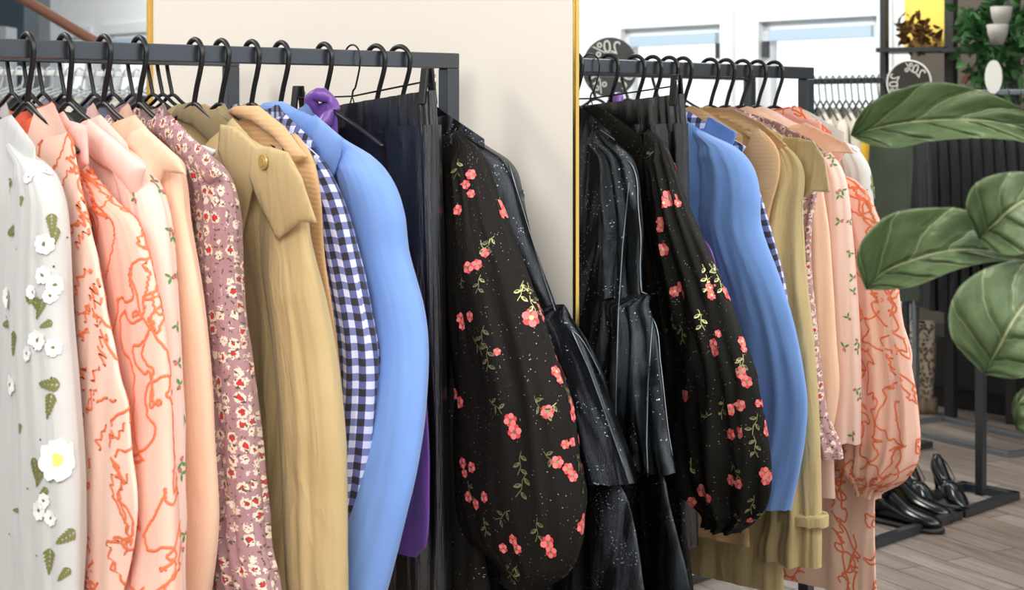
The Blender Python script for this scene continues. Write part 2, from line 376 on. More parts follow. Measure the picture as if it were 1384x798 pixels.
def panel_mesh(fr, pts, off=-.03, th=.003, bulge=.004, px=True, cuts=3, tilt=0):
    """a flat piece of cloth (collar, lapel, flap): outline in photo positions laid on the garment's own plane"""
    from mathutils.geometry import delaunay_2d_cdt
    P = [fr.px(x, y, off) for x, y in pts] if px else pts
    # dense outline
    out = []
    for i in range(len(P)):
        a = Vector(P[i]); b = Vector(P[(i+1) % len(P)]); m = max(1, int((b-a).length/.006))
        for k in range(m): out.append(a.lerp(b, k/m))
    us = [p.x for p in out]; vs = [p.y for p in out]; inner = []
    def inside(x, y):
        r = False; n = len(out)
        for i in range(n):
            a, b = out[i], out[i-1]
            if (a.y > y) != (b.y > y) and x < (b.x-a.x)*(y-a.y)/(b.y-a.y)+a.x: r = not r
        return r
    st = .007; x = min(us)
    while x < max(us):
        y = min(vs)
        while y < max(vs):
            if inside(x, y) and min((p.x-x)**2+(p.y-y)**2 for p in out) > (.004)**2: inner.append(Vector((x+.001*noise.noise(Vector((x*99, y*99, 0))), y)))
            y += st
        x += st
    n = len(out)
    vv, ee, ff, *_ = delaunay_2d_cdt(out+inner, [(i, (i+1) % n) for i in range(n)], [], 1, 1e-6)
    bm = bmesh.new(); L = bm.loops.layers.uv.new('UVMap'); cu = (min(us)+max(us))/2; cv = (min(vs)+max(vs))/2; ru = max(us)-min(us)+1e-4; rv = max(vs)-min(vs)+1e-4
    def dd(p):
        e = min(math.hypot(q.x-p.x, q.y-p.y) for q in out)
        return off - bulge*min(1, e/.02)**.6 + tilt*(p.x-cu)
    D = [dd(p) for p in vv]
    V = [bm.verts.new(fr.P(p.x, p.y, d)) for p, d in zip(vv, D)]
    V2 = [bm.verts.new(fr.P(p.x, p.y, d+th)) for p, d in zip(vv, D)]
    for f in ff:
        try:
            for vs_, fl in ((V, 0), (V2, 1)):
                idx = f if not fl else f[::-1]
                nf = bm.faces.new([vs_[i] for i in idx])
                for lp, i in zip(nf.loops, idx): lp[L].uv = (vv[i].x, -vv[i].y)
        except ValueError: pass
    for a in [e for e in bm.edges if len(e.link_faces) == 1]: pass
    for i in range(n):
        try: bm.faces.new((V[i], V[(i+1) % n], V2[(i+1) % n], V2[i]))
        except Exception: pass
    bmesh.ops.recalc_face_normals(bm, faces=bm.faces[:])
    return bm
# ---- stitched or applied motifs that follow the cloth
def fl5(r, n=5, m=10, core=.3, rnd=0):
    out = []
    for k in range(n):
        a = 2*PI*k/n + rnd; c = (math.cos(a)*r*.55, math.sin(a)*r*.55)
        out.append(([(c[0]+math.cos(2*PI*j/m)*r*.42, c[1]+math.sin(2*PI*j/m)*r*.42) for j in range(m)], 0))
    out.append(([(math.cos(2*PI*j/8)*r*core, math.sin(2*PI*j/8)*r*core) for j in range(8)], 1)); return out
def leafp(cx, cy, a, l, w, mi):
    ca, sa = math.cos(a), math.sin(a); pts = []
    for t in (0, .25, .5, .75, 1): pts.append((t*l, w*math.sin(PI*t)**.8 if 0 < t < 1 else 0))
    for t in (.75, .5, .25): pts.append((t*l, -w*math.sin(PI*t)**.8))
    return ([(cx+x*ca-y*sa, cy+x*sa+y*ca) for x, y in pts], mi)
def strokep(pts, w, mi):
    out = []
    for (x0, y0), (x1, y1) in zip(pts[:-1], pts[1:]):
        d = math.hypot(x1-x0, y1-y0) or 1; nx, ny = -(y1-y0)/d*w, (x1-x0)/d*w
        out.append(([(x0+nx, y0+ny), (x1+nx, y1+ny), (x1-nx, y1-ny), (x0-nx, y0-ny)], mi))
    return out
def stamp(bm, bvhs, x, y, polys, mirror=False, rot=0, lift=.0009, mi0=1, raise_=0):
    """lay polygons (metres) on the cloth that shows at photo position x, y (through the mirror if mirror)"""
    o = CAM; d = rdir(x, y).normalized()
    if mirror: o = refl(CAM); d = (refl(CAM+d)-o).normalized()
    hit = None
    for b in bvhs:
        h = b.ray_cast(o, d)
        if h[0] is not None and (hit is None or h[3] < hit[3]): hit = h; bv = b
    if hit is None: return False
    p, nr = hit[0], hit[1].normalized()
    if nr.dot(d) > 0: nr = -nr
    dn = (-UP + nr*UP.dot(nr)).normalized(); rt = nr.cross(dn)*-1
    cr, sr = math.cos(rot), math.sin(rot)
    for pts, mi in polys:
        vs = []
        for a, b in pts:
            a2, b2 = a*cr-b*sr, a*sr+b*cr
            q = p + rt*a2 + dn*b2; f = bv.find_nearest(q)
            n2 = f[1] if f[1].dot(nr) > 0 else -f[1]
            rr = math.hypot(a, b); vs.append(bm.verts.new(f[0] + n2*(lift + .0003*mi + raise_*rr)))
        try:
            fc = bm.faces.new(vs); fc.material_index = mi + mi0
            if fc.normal.dot(nr) < 0: fc.normal_flip()
        except Exception: pass
    return True
def bvh_of(bm): return BVHTree.FromBMesh(bm)
def trace(bvhs, L, mirror, lift=.0015):
    out = []
    for i in range(len(L)-1):
        for k in range(10):
            t = k/10; x = L[i][0]+(L[i+1][0]-L[i][0])*t; y = L[i][1]+(L[i+1][1]-L[i][1])*t
            o = CAM; d = rdir(x, y).normalized()
            if mirror: o = refl(CAM); d = (refl(CAM+d)-o).normalized()
            best = None
            for b in bvhs:
                h = b.ray_cast(o, d)
                if h[0] is not None and (best is None or h[3] < best[3]): best = h
            if best: out.append(best[0] - d*lift)
    return out
def meander(bm, g, per, v0, v1, seed, body=False, mi=1, w=.0022, pitch=.038, lift=.0011):
    """couched cord meandering down the cloth, all the way round; g: rows of positions"""
    n = len(g[0]); m = len(g)-1
    def pos(x, v):
        j = max(0, min(m-1e-4, bisect.bisect_right(VR, v)-1)); j = int(j); 
        fj = max(0, min(1, (v-VR[j])/(VR[j+1]-VR[j]+1e-9))); ac = ACC[j]; xx = x % ac[-1]
        i0 = min(n-1, max(0, bisect.bisect_right(ac, xx)-1)); fi = (xx-ac[i0])/(ac[i0+1]-ac[i0]+1e-9); i1 = (i0+1) % n; j0 = j
        a = g[j0][i0].lerp(g[j0][i1], fi); b = g[j0+1][i0].lerp(g[j0+1][i1], fi)
        nr = (g[j0+1][i0]-g[j0][i0]).cross(g[j0][i1]-g[j0][i0]); return a.lerp(b, fj), nr.normalized()
    VR = [TOP - row[0].z for row in g]; ACC = []
    VR = [max(VR[:k+1]) + k*1e-6 for k in range(len(VR))]
    for row in g:
        ac = [0]
        for i in range(n): ac.append(ac[-1]+(row[(i+1) % n]-row[i]).length+1e-7)
        ACC.append(ac)
    per = max(a[-1] for a in ACC)
    for k in range(int(per/pitch)+1):
        pts = []; s_ = v0+.005; sd = seed*13.7+k*5.1
        while s_ < v1-.01:
            N = lambda f, o: noise.noise(Vector((s_*f, sd, o)))
            x = k*pitch + .085*N(12, 0) + .036*N(40, 3) + .004*N(150, 6); v = s_ + .06*N(15, 1) + .034*N(44, 4) + .004*N(150, 7)
            pts.append((x, min(v1-.004, max(v0+.004, v)))); s_ += .0008
        prev = None
        for a in range(len(pts)-1):
            if (a//240 + k) % 5 == 3: prev = None; continue
            p, nr = pos(*pts[a]); q, _ = pos(*pts[a+1]); t = q-p
            c0 = g[min(m, max(0, bisect.bisect_right(VR, pts[a][1])))]; cc = sum(c0, Vector())/n
            if nr.dot(p-cc) < 0: nr = -nr
            if t.length < 1e-5: continue
            sdv = nr.cross(t).normalized()*w; cur = (bm.verts.new(p+sdv+nr*lift*.5), bm.verts.new(p+nr*lift*1.5), bm.verts.new(p-sdv+nr*lift*.5))
            if prev:
                for i in (0, 1):
                    f = bm.faces.new((prev[i], prev[i+1], cur[i+1], cur[i])); f.material_index = mi
                    f.normal_update()
                    if f.normal.dot(nr) < 0: f.normal_flip()
            prev = cur
# ---- hangers
def hanger(fr, label, arms=.185, kind='shoulder', group='black hangers on the front rail', mat='hanger_black', flip=1, hs=1.0, hr=.0047, drop=.176, name='clothes_hanger', neck=.105):
    root = empty(name, fr.P(0, 0, 0), label, 'hanger', group)
    def P(u, v, d=0): return fr.P(u, v, d) - root.location
    bm = bmesh.new(); pts = []
    cu, cvv, R = 0.0, .0165*hs, .0265*hs
    for k in range(15):
        a = PI*1.05 - k*(PI*1.13)/14
        pts.append(P((cu+R*math.cos(a))*flip, cvv-R*math.sin(a)))
    pts += [P((R*.90)*flip, .034*hs), P((R*.66)*flip, .052*hs), P((R*.38)*flip, .070*hs), P(R*.1*flip, neck-.012), P(0, neck)]
    rr = hr
    tube(bm, smoothline(pts, 3), rr, 8); h = mkobj('hook', bm, M[mat], root)
    if kind == 'shoulder':
        bm = bmesh.new()
        L = [(0, neck-.004)] + [(arms*t, neck + (drop-neck)*t**1.15) for t in (.25, .5, .75, 1)]
        pts = [P(-u, v) for u, v in L[::-1]] + [P(u, v) for u, v in L[1:]]
        tube(bm, smoothline(pts, 4), .0042, 8); mkobj('shoulder_bar', bm, M[mat], root)
    elif kind == 'clip':
        bm = bmesh.new()
        tube(bm, [P(-.02, .125), P(0, .086), P(.02, .125)], .0016, 6); tube(bm, [P(-.19, .088), P(.0, .086), P(.225, .062)], .0018, 6)
        mkobj('cross_wire', bm, M['wire_black'], root)
        for u, v in ((-.185, .088), (.232, .062)):
            bm = bmesh.new(); E, D = fr.E, fr.D
            for sd in (-1, 1):
                X = E*.0085; c = P(u, v+.008) + D*(.009*sd); Z = (UP*.032 + D*(.004*-sd)); box(bm, c, X*1.1, D*.003, Z)
            bev(bm, .0012, 1); cl = mkobj('clip', bm, M['hanger_black'], root, False)
            bm = bmesh.new(); tube(bm, [P(u-.004, v-.008)+D*.006, P(u+.009, v-.012)+D*.01, P(u+.01, v+.006)+D*.01, P(u-.004, v+.01)+D*.006], .0014, 6, closed=True); mkobj('spring', bm, M['clip_metal'], cl)
    for c in root.children: pass
    return root
def conv(fr, L, extra=0):
    out = []
    for x, y in L:
        u, v = fr.px(x, y, extra); out.append((v, u))
    out.sort(); return out
def finish(root):
    """things built in world place: move the origin to the shoulder"""
    return root
G = {}
def garment(name, key, label, cat, mats, fr, outer, hu, ru, rw, v1, far=True, bottom=1.0, body=None, sleeve=None, v0=.15, smat=None, group=None):
    outer = [(v, u - .012*min(1, max(0, (v-.15)/.08))) for v, u in outer]
    root = empty(name, fr.P(0, .11, 0), label, cat, group)
    off = root.location.copy()
    out = {}
    bm = body_mesh(fr, hu, bottom=bottom, **(body or {})); out['body'] = bm; out['gb'] = dict(GRID)
    bs = sleeve_mesh(fr, outer, ru, rw, v0, v1, **(sleeve or {})); out['sleeve'] = bs; out['gs'] = dict(GRID)
    if far:
        fs = dict(sleeve or {}); fs['nx'] = 28; fs['ny'] = 50; fr2 = fr
        o2 = [(v, min(u, .20 + .35*max(0, u-.2))) for v, u in outer]
        out['far'] = sleeve_mesh(fr, o2, [(v, a*.8) for v, a in ru], [(v, a*.8) for v, a in rw], v0, v1, mirror=True, **fs)
    return root, out
def put(root, name, bm, mats, smooth=True, parent=None):
    d = root.location
    for v in bm.verts: v.co -= d
    return mkobj(name, bm, mats, parent or root, smooth)
def sep(mm): return [M[k] for k in mm]
random.seed(4)
# ---- 1 white organza blouse
fr = rail_frame('white')
O = conv(fr, [(10, 175), (30, 200), (58, 225), (75, 262), (80, 300), (84, 420), (92, 520), (101, 640), (104, 740), (105, 860)])
hanger(fr, 'black hanger at the left end of the front rail, under the white floral blouse', group=None)
r, p = garment('blouse', 'white', 'sheer white organza blouse with raised white flowers and green leaves, nearest on the front rail', 'blouse', None, fr, O,
    [(.1, .2), (.3, .23), (1, .27)], [(.14, .03), (.25, .06), (.5, .085), (.8, .095), (1, .09)], [(.14, .02), (.3, .03), (.7, .036), (1, .034)], .98, sleeve=dict(famp=.45, seed=2, kk=2.6, fb=1.2), body=dict(seed=5, famp=.016, open_=.1))
bv = [bvh_of(p['sleeve']), bvh_of(p['body'])]
bm = p['sleeve']
WF = [(60, 330, .017), (58, 372, .014), (12, 402, .017), (45, 395, .012), (68, 400, .012), (74, 385, .015), (52, 460, .017), (38, 478, .013), (72, 470, .014), (15, 520, .016), (78, 622, .034), (54, 690, .015), (70, 700, .013), (6, 672, .03), (60, 677, .012), (4, 745, .016), (8, 775, .013), (40, 240, .01), (62, 232, .01)]
def fluffy(r, k=0):
    P = []
    for q in range(7):
        a = 2*PI*q/7+k; P.append(([(math.cos(a)*r*.55+math.cos(2*PI*j/10)*r*.42, math.sin(a)*r*.55+math.sin(2*PI*j/10)*r*.42*(.8+.2*math.sin(j*2.3))) for j in range(10)], 0))
    P.append(([(math.cos(2*PI*j/8)*r*(.16 if r < .02 else .28), math.sin(2*PI*j/8)*r*(.16 if r < .02 else .28)) for j in range(8)], 2 if r < .02 else 1)); return P
for i, (x, y, s) in enumerate(WF): stamp(bm, bv, x, y, fluffy(s, i), rot=i, lift=.002, raise_=.12)
FERN = [(18, 312, .3, 1.1), (70, 300, 1.6, 1), (74, 318, 1.3, 1), (48, 408, -.3, 1.1), (55, 415, 1.2, 1), (10, 438, .2, .8), (20, 460, 1.4, 1.2), (68, 520, 0, 1.2), (68, 545, 1.4, 1.2), (64, 438, .4, .7), (48, 632, 1.9, 1.2), (54, 642, 1.2, 1), (92, 725, .5, 1.1), (68, 755, 1.5, 1.2), (8, 726, .1, .8), (5, 300, 1.5, 1), (14, 250, 1.1, .9), (60, 665, .7, .7), (24, 690, .1, .5), (28, 578, 1.5, .5), (3, 540, .2, .7), (88, 775, .8, .8), (30, 270, 1.5, .5)]
for x, y, a, s in FERN:
    P = [];
    for k in range(5):
        t = k*.0052*s
        P.append(leafp(t, 0, .8, .0125*s*(1-k*.13), .0021*s, 2)); P.append(leafp(t, 0, -.8, .0125*s*(1-k*.13), .0021*s, 2))
    P.append(leafp(.022*s, 0, 0, .010*s, .0025*s, 2)); P = [([(px_-.012*s, py_) for px_, py_ in pts], {2: 2, 3: 3}[m]) for pts, m in P]
    stamp(bm, bv, x, y, [(pts, m) for pts, m in P], rot=a, lift=.0012)
random.seed(9)
for k in range(14):
    stamp(bm, bv, random.uniform(0, 100), random.uniform(280, 790), [([(math.cos(j)*.0016, math.sin(j)*.0016) for j in range(6)], 3)], lift=.001)
for k in range(12):
    stamp(bm, bv, random.uniform(1070, 1110), random.uniform(140, 165), [leafp(0, 0, 0, .02, .005, 2)], mirror=True, rot=random.uniform(0, 3))
ML = sep(['white_organza', 'petal_white', 'petal_yellow', 'thread_green', 'thread_dark'])
put(r, 'sleeve', p['sleeve'], ML); put(r, 'blouse_body', p['body'], ML); put(r, 'sleeve', p['far'], ML)
# ---- 2 embroidered pink dress
fr = rail_frame('emb', dv=[(0, 0), (.5, 0), (.9, -.02)])
O = conv(fr, [(96, 198), (118, 222), (142, 252), (168, 280), (186, 296), (200, 330), (212, 380), (224, 440), (230, 500), (234, 600), (238, 700), (239, 800)], .035) + [(.89, .455), (.95, .42), (.99, .36)]
OB = conv(fr, [(142, 258), (155, 310), (160, 400), (162, 500), (167, 600), (174, 700), (178, 860)], -.02)
hanger(fr, 'black hanger carrying the pink dress with orange meander embroidery')
r, p = garment('dress', 'emb', 'pale pink dress with orange meandering line embroidery, next to the white blouse', 'dress', None, fr, O,
    [(.1, .2)] + OB[:-1] + [(.88, .35), (.98, .31), (1.3, .31)], [(.13, .03), (.22, .055), (.4, .09), (.8, .10), (.93, .09), (.99, .03)], [(.14, .012), (.3, .018), (.7, .028), (.94, .04), (.99, .02)], 1.0, bottom=1.25,
    sleeve=dict(famp=.4, seed=11, kk=2.3, fb=1.2, dsh=.035), body=dict(seed=8, famp=.010, th=.014, dofs=-.012, open_=.1, neck=.11, dip=.09))
gs, gb = p['gs'], p['gb']
meander(p['sleeve'], gs['g'], gs['per'], gs['v0'], gs['v1'], 1)
meander(p['body'], gb['g'], 1.3, .14, 1.25, 2, pitch=.045)
put(r, 'sleeve', p['sleeve'], sep(['pink_embroidered_deep', 'orange_cord'])); put(r, 'dress_body', p['body'], sep(['pink_embroidered', 'orange_cord'])); put(r, 'sleeve', p['far'], sep(['pink_embroidered_deep', 'orange_cord']))
bm = panel_mesh(fr, [(34, 200), (52, 172), (84, 151), (92, 163), (116, 170), (118, 222), (96, 240), (76, 250), (40, 222)], .012, bulge=.008); put(r, 'collar', bm, sep(['pink_sheer']))
# ---- 3 sprigged pink blouse
fr = rail_frame('sprig', dv=[(0, 0), (.3, .02), (.8, .025)])
O = conv(fr, [(118, 163), (150, 186), (190, 220), (215, 262), (226, 310), (234, 400), (240, 500), (244, 600), (246, 700), (246, 860)])
hanger(fr, 'black hanger carrying the pale pink blouse with green sprigs')
r, p = garment('blouse', 'sprig', 'pale pink blouse scattered with tiny green and rose sprigs, right of the embroidered dress', 'blouse', None, fr, O,
    [(.1, .2), (.3, .24), (1, .27)], [(.13, .03), (.22, .05), (.4, .065), (.86, .075)], [(.13, .02), (.3, .026), (.86, .03)], .865, sleeve=dict(famp=.4, seed=21, kk=2.2, fb=1), body=dict(seed=18, open_=.09))
bv = [bvh_of(p['sleeve']), bvh_of(p['body'])]; bm = p['sleeve']
def sprig(s): return [leafp(0, 0, .4, .010*s, .0022*s, 0), leafp(0, 0, 2.2, .009*s, .002*s, 0), leafp(0, 0, -1.2, .011*s, .0018*s, 0), ([(math.cos(j)*.0028*s-.004, math.sin(j)*.0028*s+.003) for j in range(6)], 1)]
for i, (x, y) in enumerate([(182, 268), (231, 375), (239, 440), (245, 625), (245, 640), (160, 212), (208, 244), (243, 520), (190, 225), (244, 740)]): stamp(bm, bv, x, y, sprig(1.2), rot=i*.7)
for i, (x, y) in enumerate([(1122, 222), (1135, 258), (1131, 264), (1152, 332), (1150, 376), (1160, 412), (1138, 470), (1163, 486), (1155, 528), (1162, 568), (1150, 590), (1132, 300), (1143, 430), (1147, 220), (1112, 195)]): stamp(bm, bv, x, y, sprig(1.3), mirror=True, rot=i*.9)
ML = sep(['pink_sprig', 'sprig_green', 'sprig_pink'])
put(r, 'sleeve', p['sleeve'], ML); put(r, 'blouse_body', p['body'], ML); put(r, 'sleeve', p['far'], ML)
bm = panel_mesh(fr, [(104, 182), (119, 161), (150, 186), (196, 226), (182, 268), (150, 232), (122, 214)], -.02, bulge=.008); put(r, 'collar', bm, ML)
# ---- 4 peach blouse
fr = rail_frame('peach', dv=[(0, 0), (.2, 0), (.5, .02), (.9, .02)])
O = conv(fr, [(172, 182), (192, 172), (235, 210), (248, 240), (256, 300), (272, 390), (284, 500), (289, 600), (292, 700), (286, 770), (272, 870)])
hanger(fr, 'black hanger carrying the plain peach blouse')
r, p = garment('blouse', 'peach', 'plain peach crepe blouse with smooth sleeves, left of the mauve flower print blouse', 'blouse', None, fr, O,
    [(.1, .2), (.3, .23), (1, .26)], [(.13, .03), (.22, .05), (.4, .065), (.86, .07)], [(.13, .02), (.3, .024), (.86, .028)], .86, sleeve=dict(famp=.25, seed=31, kk=1.6, fb=.8), body=dict(seed=28, open_=.08), bottom=.85)
ML = sep(['peach'])
put(r, 'sleeve', p['sleeve'], ML); put(r, 'blouse_body', p['body'], ML); put(r, 'sleeve', p['far'], ML)
bm = panel_mesh(fr, [(162, 200), (178, 178), (194, 172), (240, 213), (250, 236), (222, 232), (205, 262), (196, 238)], -.03, bulge=.006); put(r, 'collar', bm, ML)
# ---- 5 mauve print blouse
fr = rail_frame('mauve', dv=[(0, 0), (.2, 0), (.5, .025), (.9, .025)])
O = conv(fr, [(205, 158), (240, 176), (275, 205), (305, 238), (318, 290), (322, 380), (330, 460), (340, 560), (346, 660), (352, 740), (366, 800), (372, 870)])
hanger(fr, 'black hanger carrying the mauve blouse printed with red flowers')
r, p = garment('blouse', 'mauve', 'mauve blouse printed all over with small red and white flowers, gathered at the cuff', 'blouse', None, fr, O,
    [(.1, .2), (.3, .23), (1, .26)], [(.13, .03), (.22, .05), (.4, .055), (.72, .06), (.8, .065), (.9, .07)], [(.13, .02), (.3, .026), (.9, .032)], .87, sleeve=dict(famp=.55, seed=41, kk=3, fb=2, gather=(.68, .12, 16)), body=dict(seed=38), bottom=.9)
ML = sep(['mauve_print'])
put(r, 'sleeve', p['sleeve'], ML); put(r, 'blouse_body', p['body'], ML); put(r, 'sleeve', p['far'], ML)
bm = panel_mesh(fr, [(196, 172), (212, 154), (240, 170), (280, 205), (300, 236), (282, 250), (250, 225), (220, 190)], -.02, bulge=.006); put(r, 'collar', bm, ML)
# ---- 6 trench coat
fr = rail_frame('trench', dv=[(0, 0), (.2, 0), (.3, .015), (.5, .04), (.9, .04)])
O = conv(fr, [(300, 160), (345, 192), (384, 215), (412, 260), (424, 330), (438, 400), (452, 480), (461, 560), (465, 640), (467, 720), (468, 870)])
hanger(fr, 'black hanger inside the open neck of the khaki trench coat')
r, p = garment('trench_coat', 'trench', 'khaki trench coat with wide collar and round button at the neck', 'coat', None, fr, O,
    [(.1, .2), (.3, .24), (.6, .27), (1.2, .30)], [(.14, .03), (.25, .06), (.4, .075), (.8, .075), (.98, .06), (1.05, .07)], [(.14, .015), (.3, .020), (.42, .034), (.9, .036), (1.1, .034)], 1.08, sleeve=dict(famp=.5, seed=52, kk=1.9, fb=1.0), body=dict(seed=48, famp=.02, dip=.1, neck=.08, th=.03), bottom=1.15)
bv = [bvh_of(p['sleeve'])]
ML = sep(['khaki', 'khaki_inside'])
put(r, 'sleeve', p['sleeve'], ML); put(r, 'coat_body', p['body'], ML); put(r, 'sleeve', p['far'], ML)
bm = panel_mesh(fr, [(228, 158), (238, 143), (262, 137), (300, 158), (345, 200), (345, 235), (320, 238), (296, 205), (262, 172)], .0, bulge=.006); put(r, 'collar_stand', bm, sep(['khaki_inside']))
bm = panel_mesh(fr, [(297, 168), (318, 172), (346, 197), (343, 245), (330, 300), (322, 336), (316, 262), (303, 225), (294, 205)], -.030, bulge=.003); put(r, 'collar', bm, ML)
bm = panel_mesh(fr, [(345, 196), (366, 199), (386, 206), (402, 240), (421, 302), (402, 300), (376, 324), (356, 280), (342, 240)], -.026, bulge=.003, tilt=.1); put(r, 'collar', bm, ML)
u, v = fr.px(356, 219, -.034); c = fr.P(u, v, -.034) - r.location; bm = bmesh.new(); disc(bm, c, -RD3, .0125, .003, 28, r2=.0115); disc(bm, c-RD3*.002, -RD3, .0085, .002, 24, r2=.008); put_ = mkobj('button', bm, M['button_gold'], r, False)
bm = panel_mesh(fr, [(272, 196), (291, 203), (287, 211), (269, 204)], -.034, bulge=.001); put(r, 'label', bm, sep(['label_white']))
# cuff band on the sleeve
cuff = sleeve_mesh(fr, [(v, u+.004) for v, u in O], [(.8, .066), (1.1, .066)], [(.8, .042), (1.1, .042)], .965, .99, famp=.02, ny=6); put(r, 'cuff_strap', cuff, ML)
# ---- 7 tan knit
fr = rail_frame('tan', dv=[(0, 0), (.2, 0), (.35, .025), (.5, .04), (.9, .045)])
O = [(v, u+.016) for v, u in conv(fr, [(322, 145), (350, 145), (385, 172), (416, 212), (430, 260), (436, 340), (448, 420), (458, 500), (464, 580), (468, 700), (469, 870)])]
hanger(fr, 'black hanger carrying the tan ribbed cardigan, behind the trench coat')
r, p = garment('cardigan', 'tan', 'tan ribbed wool cardigan showing as a narrow strip behind the khaki trench coat', 'cardigan', None, fr, O,
    [(.1, .2), (.3, .22), (1.2, .26)], [(.13, .03), (.22, .05), (.4, .06), (.9, .06)], [(.13, .015), (.3, .009), (.9, .009)], .9, sleeve=dict(famp=.08, seed=61, kk=1.6, fb=.8), body=dict(seed=58, th=.015, famp=.008), bottom=1.05)
ML = sep(['tan_knit'])
put(r, 'sleeve', p['sleeve'], ML); put(r, 'cardigan_body', p['body'], ML); put(r, 'sleeve', p['far'], ML)
bm = panel_mesh(fr, [(304, 152), (318, 143), (348, 143), (384, 172), (414, 212), (400, 222), (372, 188), (340, 165)], -.02, bulge=.012); put(r, 'shawl_collar', bm, ML)
# ---- 8 gingham
fr = rail_frame('gingham', dv=[(0, 0), (.2, 0), (.45, .005), (.9, .0)])
O = conv(fr, [(376, 176), (400, 190), (430, 213), (455, 250), (470, 290), (482, 340), (495, 400), (505, 460), (508, 520), (503, 600), (494, 680), (480, 760), (470, 870)])
hanger(fr, 'black hanger carrying the blue gingham shirt')
r, p = garment('shirt', 'gingham', 'blue, white and black gingham check shirt with crumpled sleeve, left of the blue blazer', 'shirt', None, fr, O,
    [(.1, .19), (.3, .21), (1, .25)], [(.13, .03), (.22, .045), (.4, .05), (.55, .055), (.9, .045)], [(.13, .02), (.3, .026), (.9, .028)], .9, sleeve=dict(famp=.6, seed=71, kk=2.6, fb=3.5), body=dict(seed=68), bottom=.85)
ML = sep(['gingham'])
put(r, 'sleeve', p['sleeve'], ML); put(r, 'shirt_body', p['body'], ML); put(r, 'sleeve', p['far'], ML)
bm = panel_mesh(fr, [(368, 178), (380, 172), (402, 186), (430, 212), (424, 226), (398, 208)], -.018, bulge=.008); put(r, 'collar', bm, ML)
# ---- 9 blue blazer
fr = rail_frame('blue', dv=[(0, 0), (.17, 0), (.3, .015), (.45, .02), (.6, -.005), (.75, -.035), (.95, -.06)])
O = conv(fr, [(428, 160), (463, 188), (500, 212), (528, 246), (543, 290), (549, 340), (560, 380), (570, 415), (577, 460), (577, 520), (571, 590), (560, 660), (545, 725), (528, 790), (505, 870)])
hanger(fr, 'black hanger inside the collar of the light blue blazer')
r, p = garment('blazer', 'blue', 'light cornflower blue wool blazer with long smooth sleeve', 'blazer', None, fr, O,
    [(.1, .2), (.3, .23), (1, .27)], [(.14, .03), (.22, .06), (.35, .075), (.6, .085), (.95, .08)], [(.14, .025), (.25, .036), (.6, .036), (.95, .034)], .95, sleeve=dict(famp=.22, seed=83, kk=1.5, fb=1.3), body=dict(seed=78, famp=.008, dip=.06), bottom=.9)
ML = sep(['blue_wool'])
put(r, 'sleeve', p['sleeve'], ML); put(r, 'blazer_body', p['body'], ML); put(r, 'sleeve', p['far'], ML)
bm = panel_mesh(fr, [(344, 148), (356, 139), (380, 137), (404, 150), (428, 160), (430, 190), (418, 200), (396, 180), (366, 162)], -.01, bulge=.008); put(r, 'collar', bm, ML)
bm = panel_mesh(fr, [(428, 158), (462, 187), (458, 212), (450, 238), (436, 232), (420, 200)], -.036, bulge=.006); put(r, 'lapel', bm, ML)
# ---- 10 purple blouse
fr = rail_frame('purple')
O = [(.15, .05), (.2, .06), (.3, .15), (.386, .267), (.46, .295), (.551, .309), (.66, .32), (.736, .323), (.85, .30), (.9, .26)]
hanger(fr, 'black hanger with a loop of purple satin round its neck')
r, p = garment('slip_dress', 'purple', 'purple satin slip dress, a sliver showing between the blue blazer and the black skirt', 'dress', None, fr, O,
    [(.1, .04), (.28, .06), (.34, .18), (.386, .262), (.46, .29), (.551, .305), (.66, .316), (.736, .318), (.85, .31), (.87, .28)], [(.13, .03), (.22, .045), (.4, .05), (.9, .055)], [(.13, .02), (.3, .022), (.9, .024)], .86, sleeve=dict(famp=.2, seed=91, kk=2, fb=1.5), body=dict(seed=88, th=.010, sw=.045, neck=.03, shoulder=.13, dip=.0, famp=.006), v0=.16, bottom=.875)
ML = sep(['purple_satin'])
p['sleeve'].free(); p['far'].free(); put(r, 'dress_body', p['body'], ML)
bm = bmesh.new(); u0, v0_ = fr.px(441, 154); pts = []
for k in range(20):
    a = 2*PI*k/20; pts.append(fr.P(u0+.021*math.cos(a), v0_+.036*math.sin(a), -.012+.016*math.cos(a*2+1)))
tube(bm, pts, [.011+.003*math.sin(k*1.7) for k in range(20)], 12, closed=True); uvl = bm.loops.layers.uv.new('UVMap')
put(r, 'neck_loop', bm, ML)
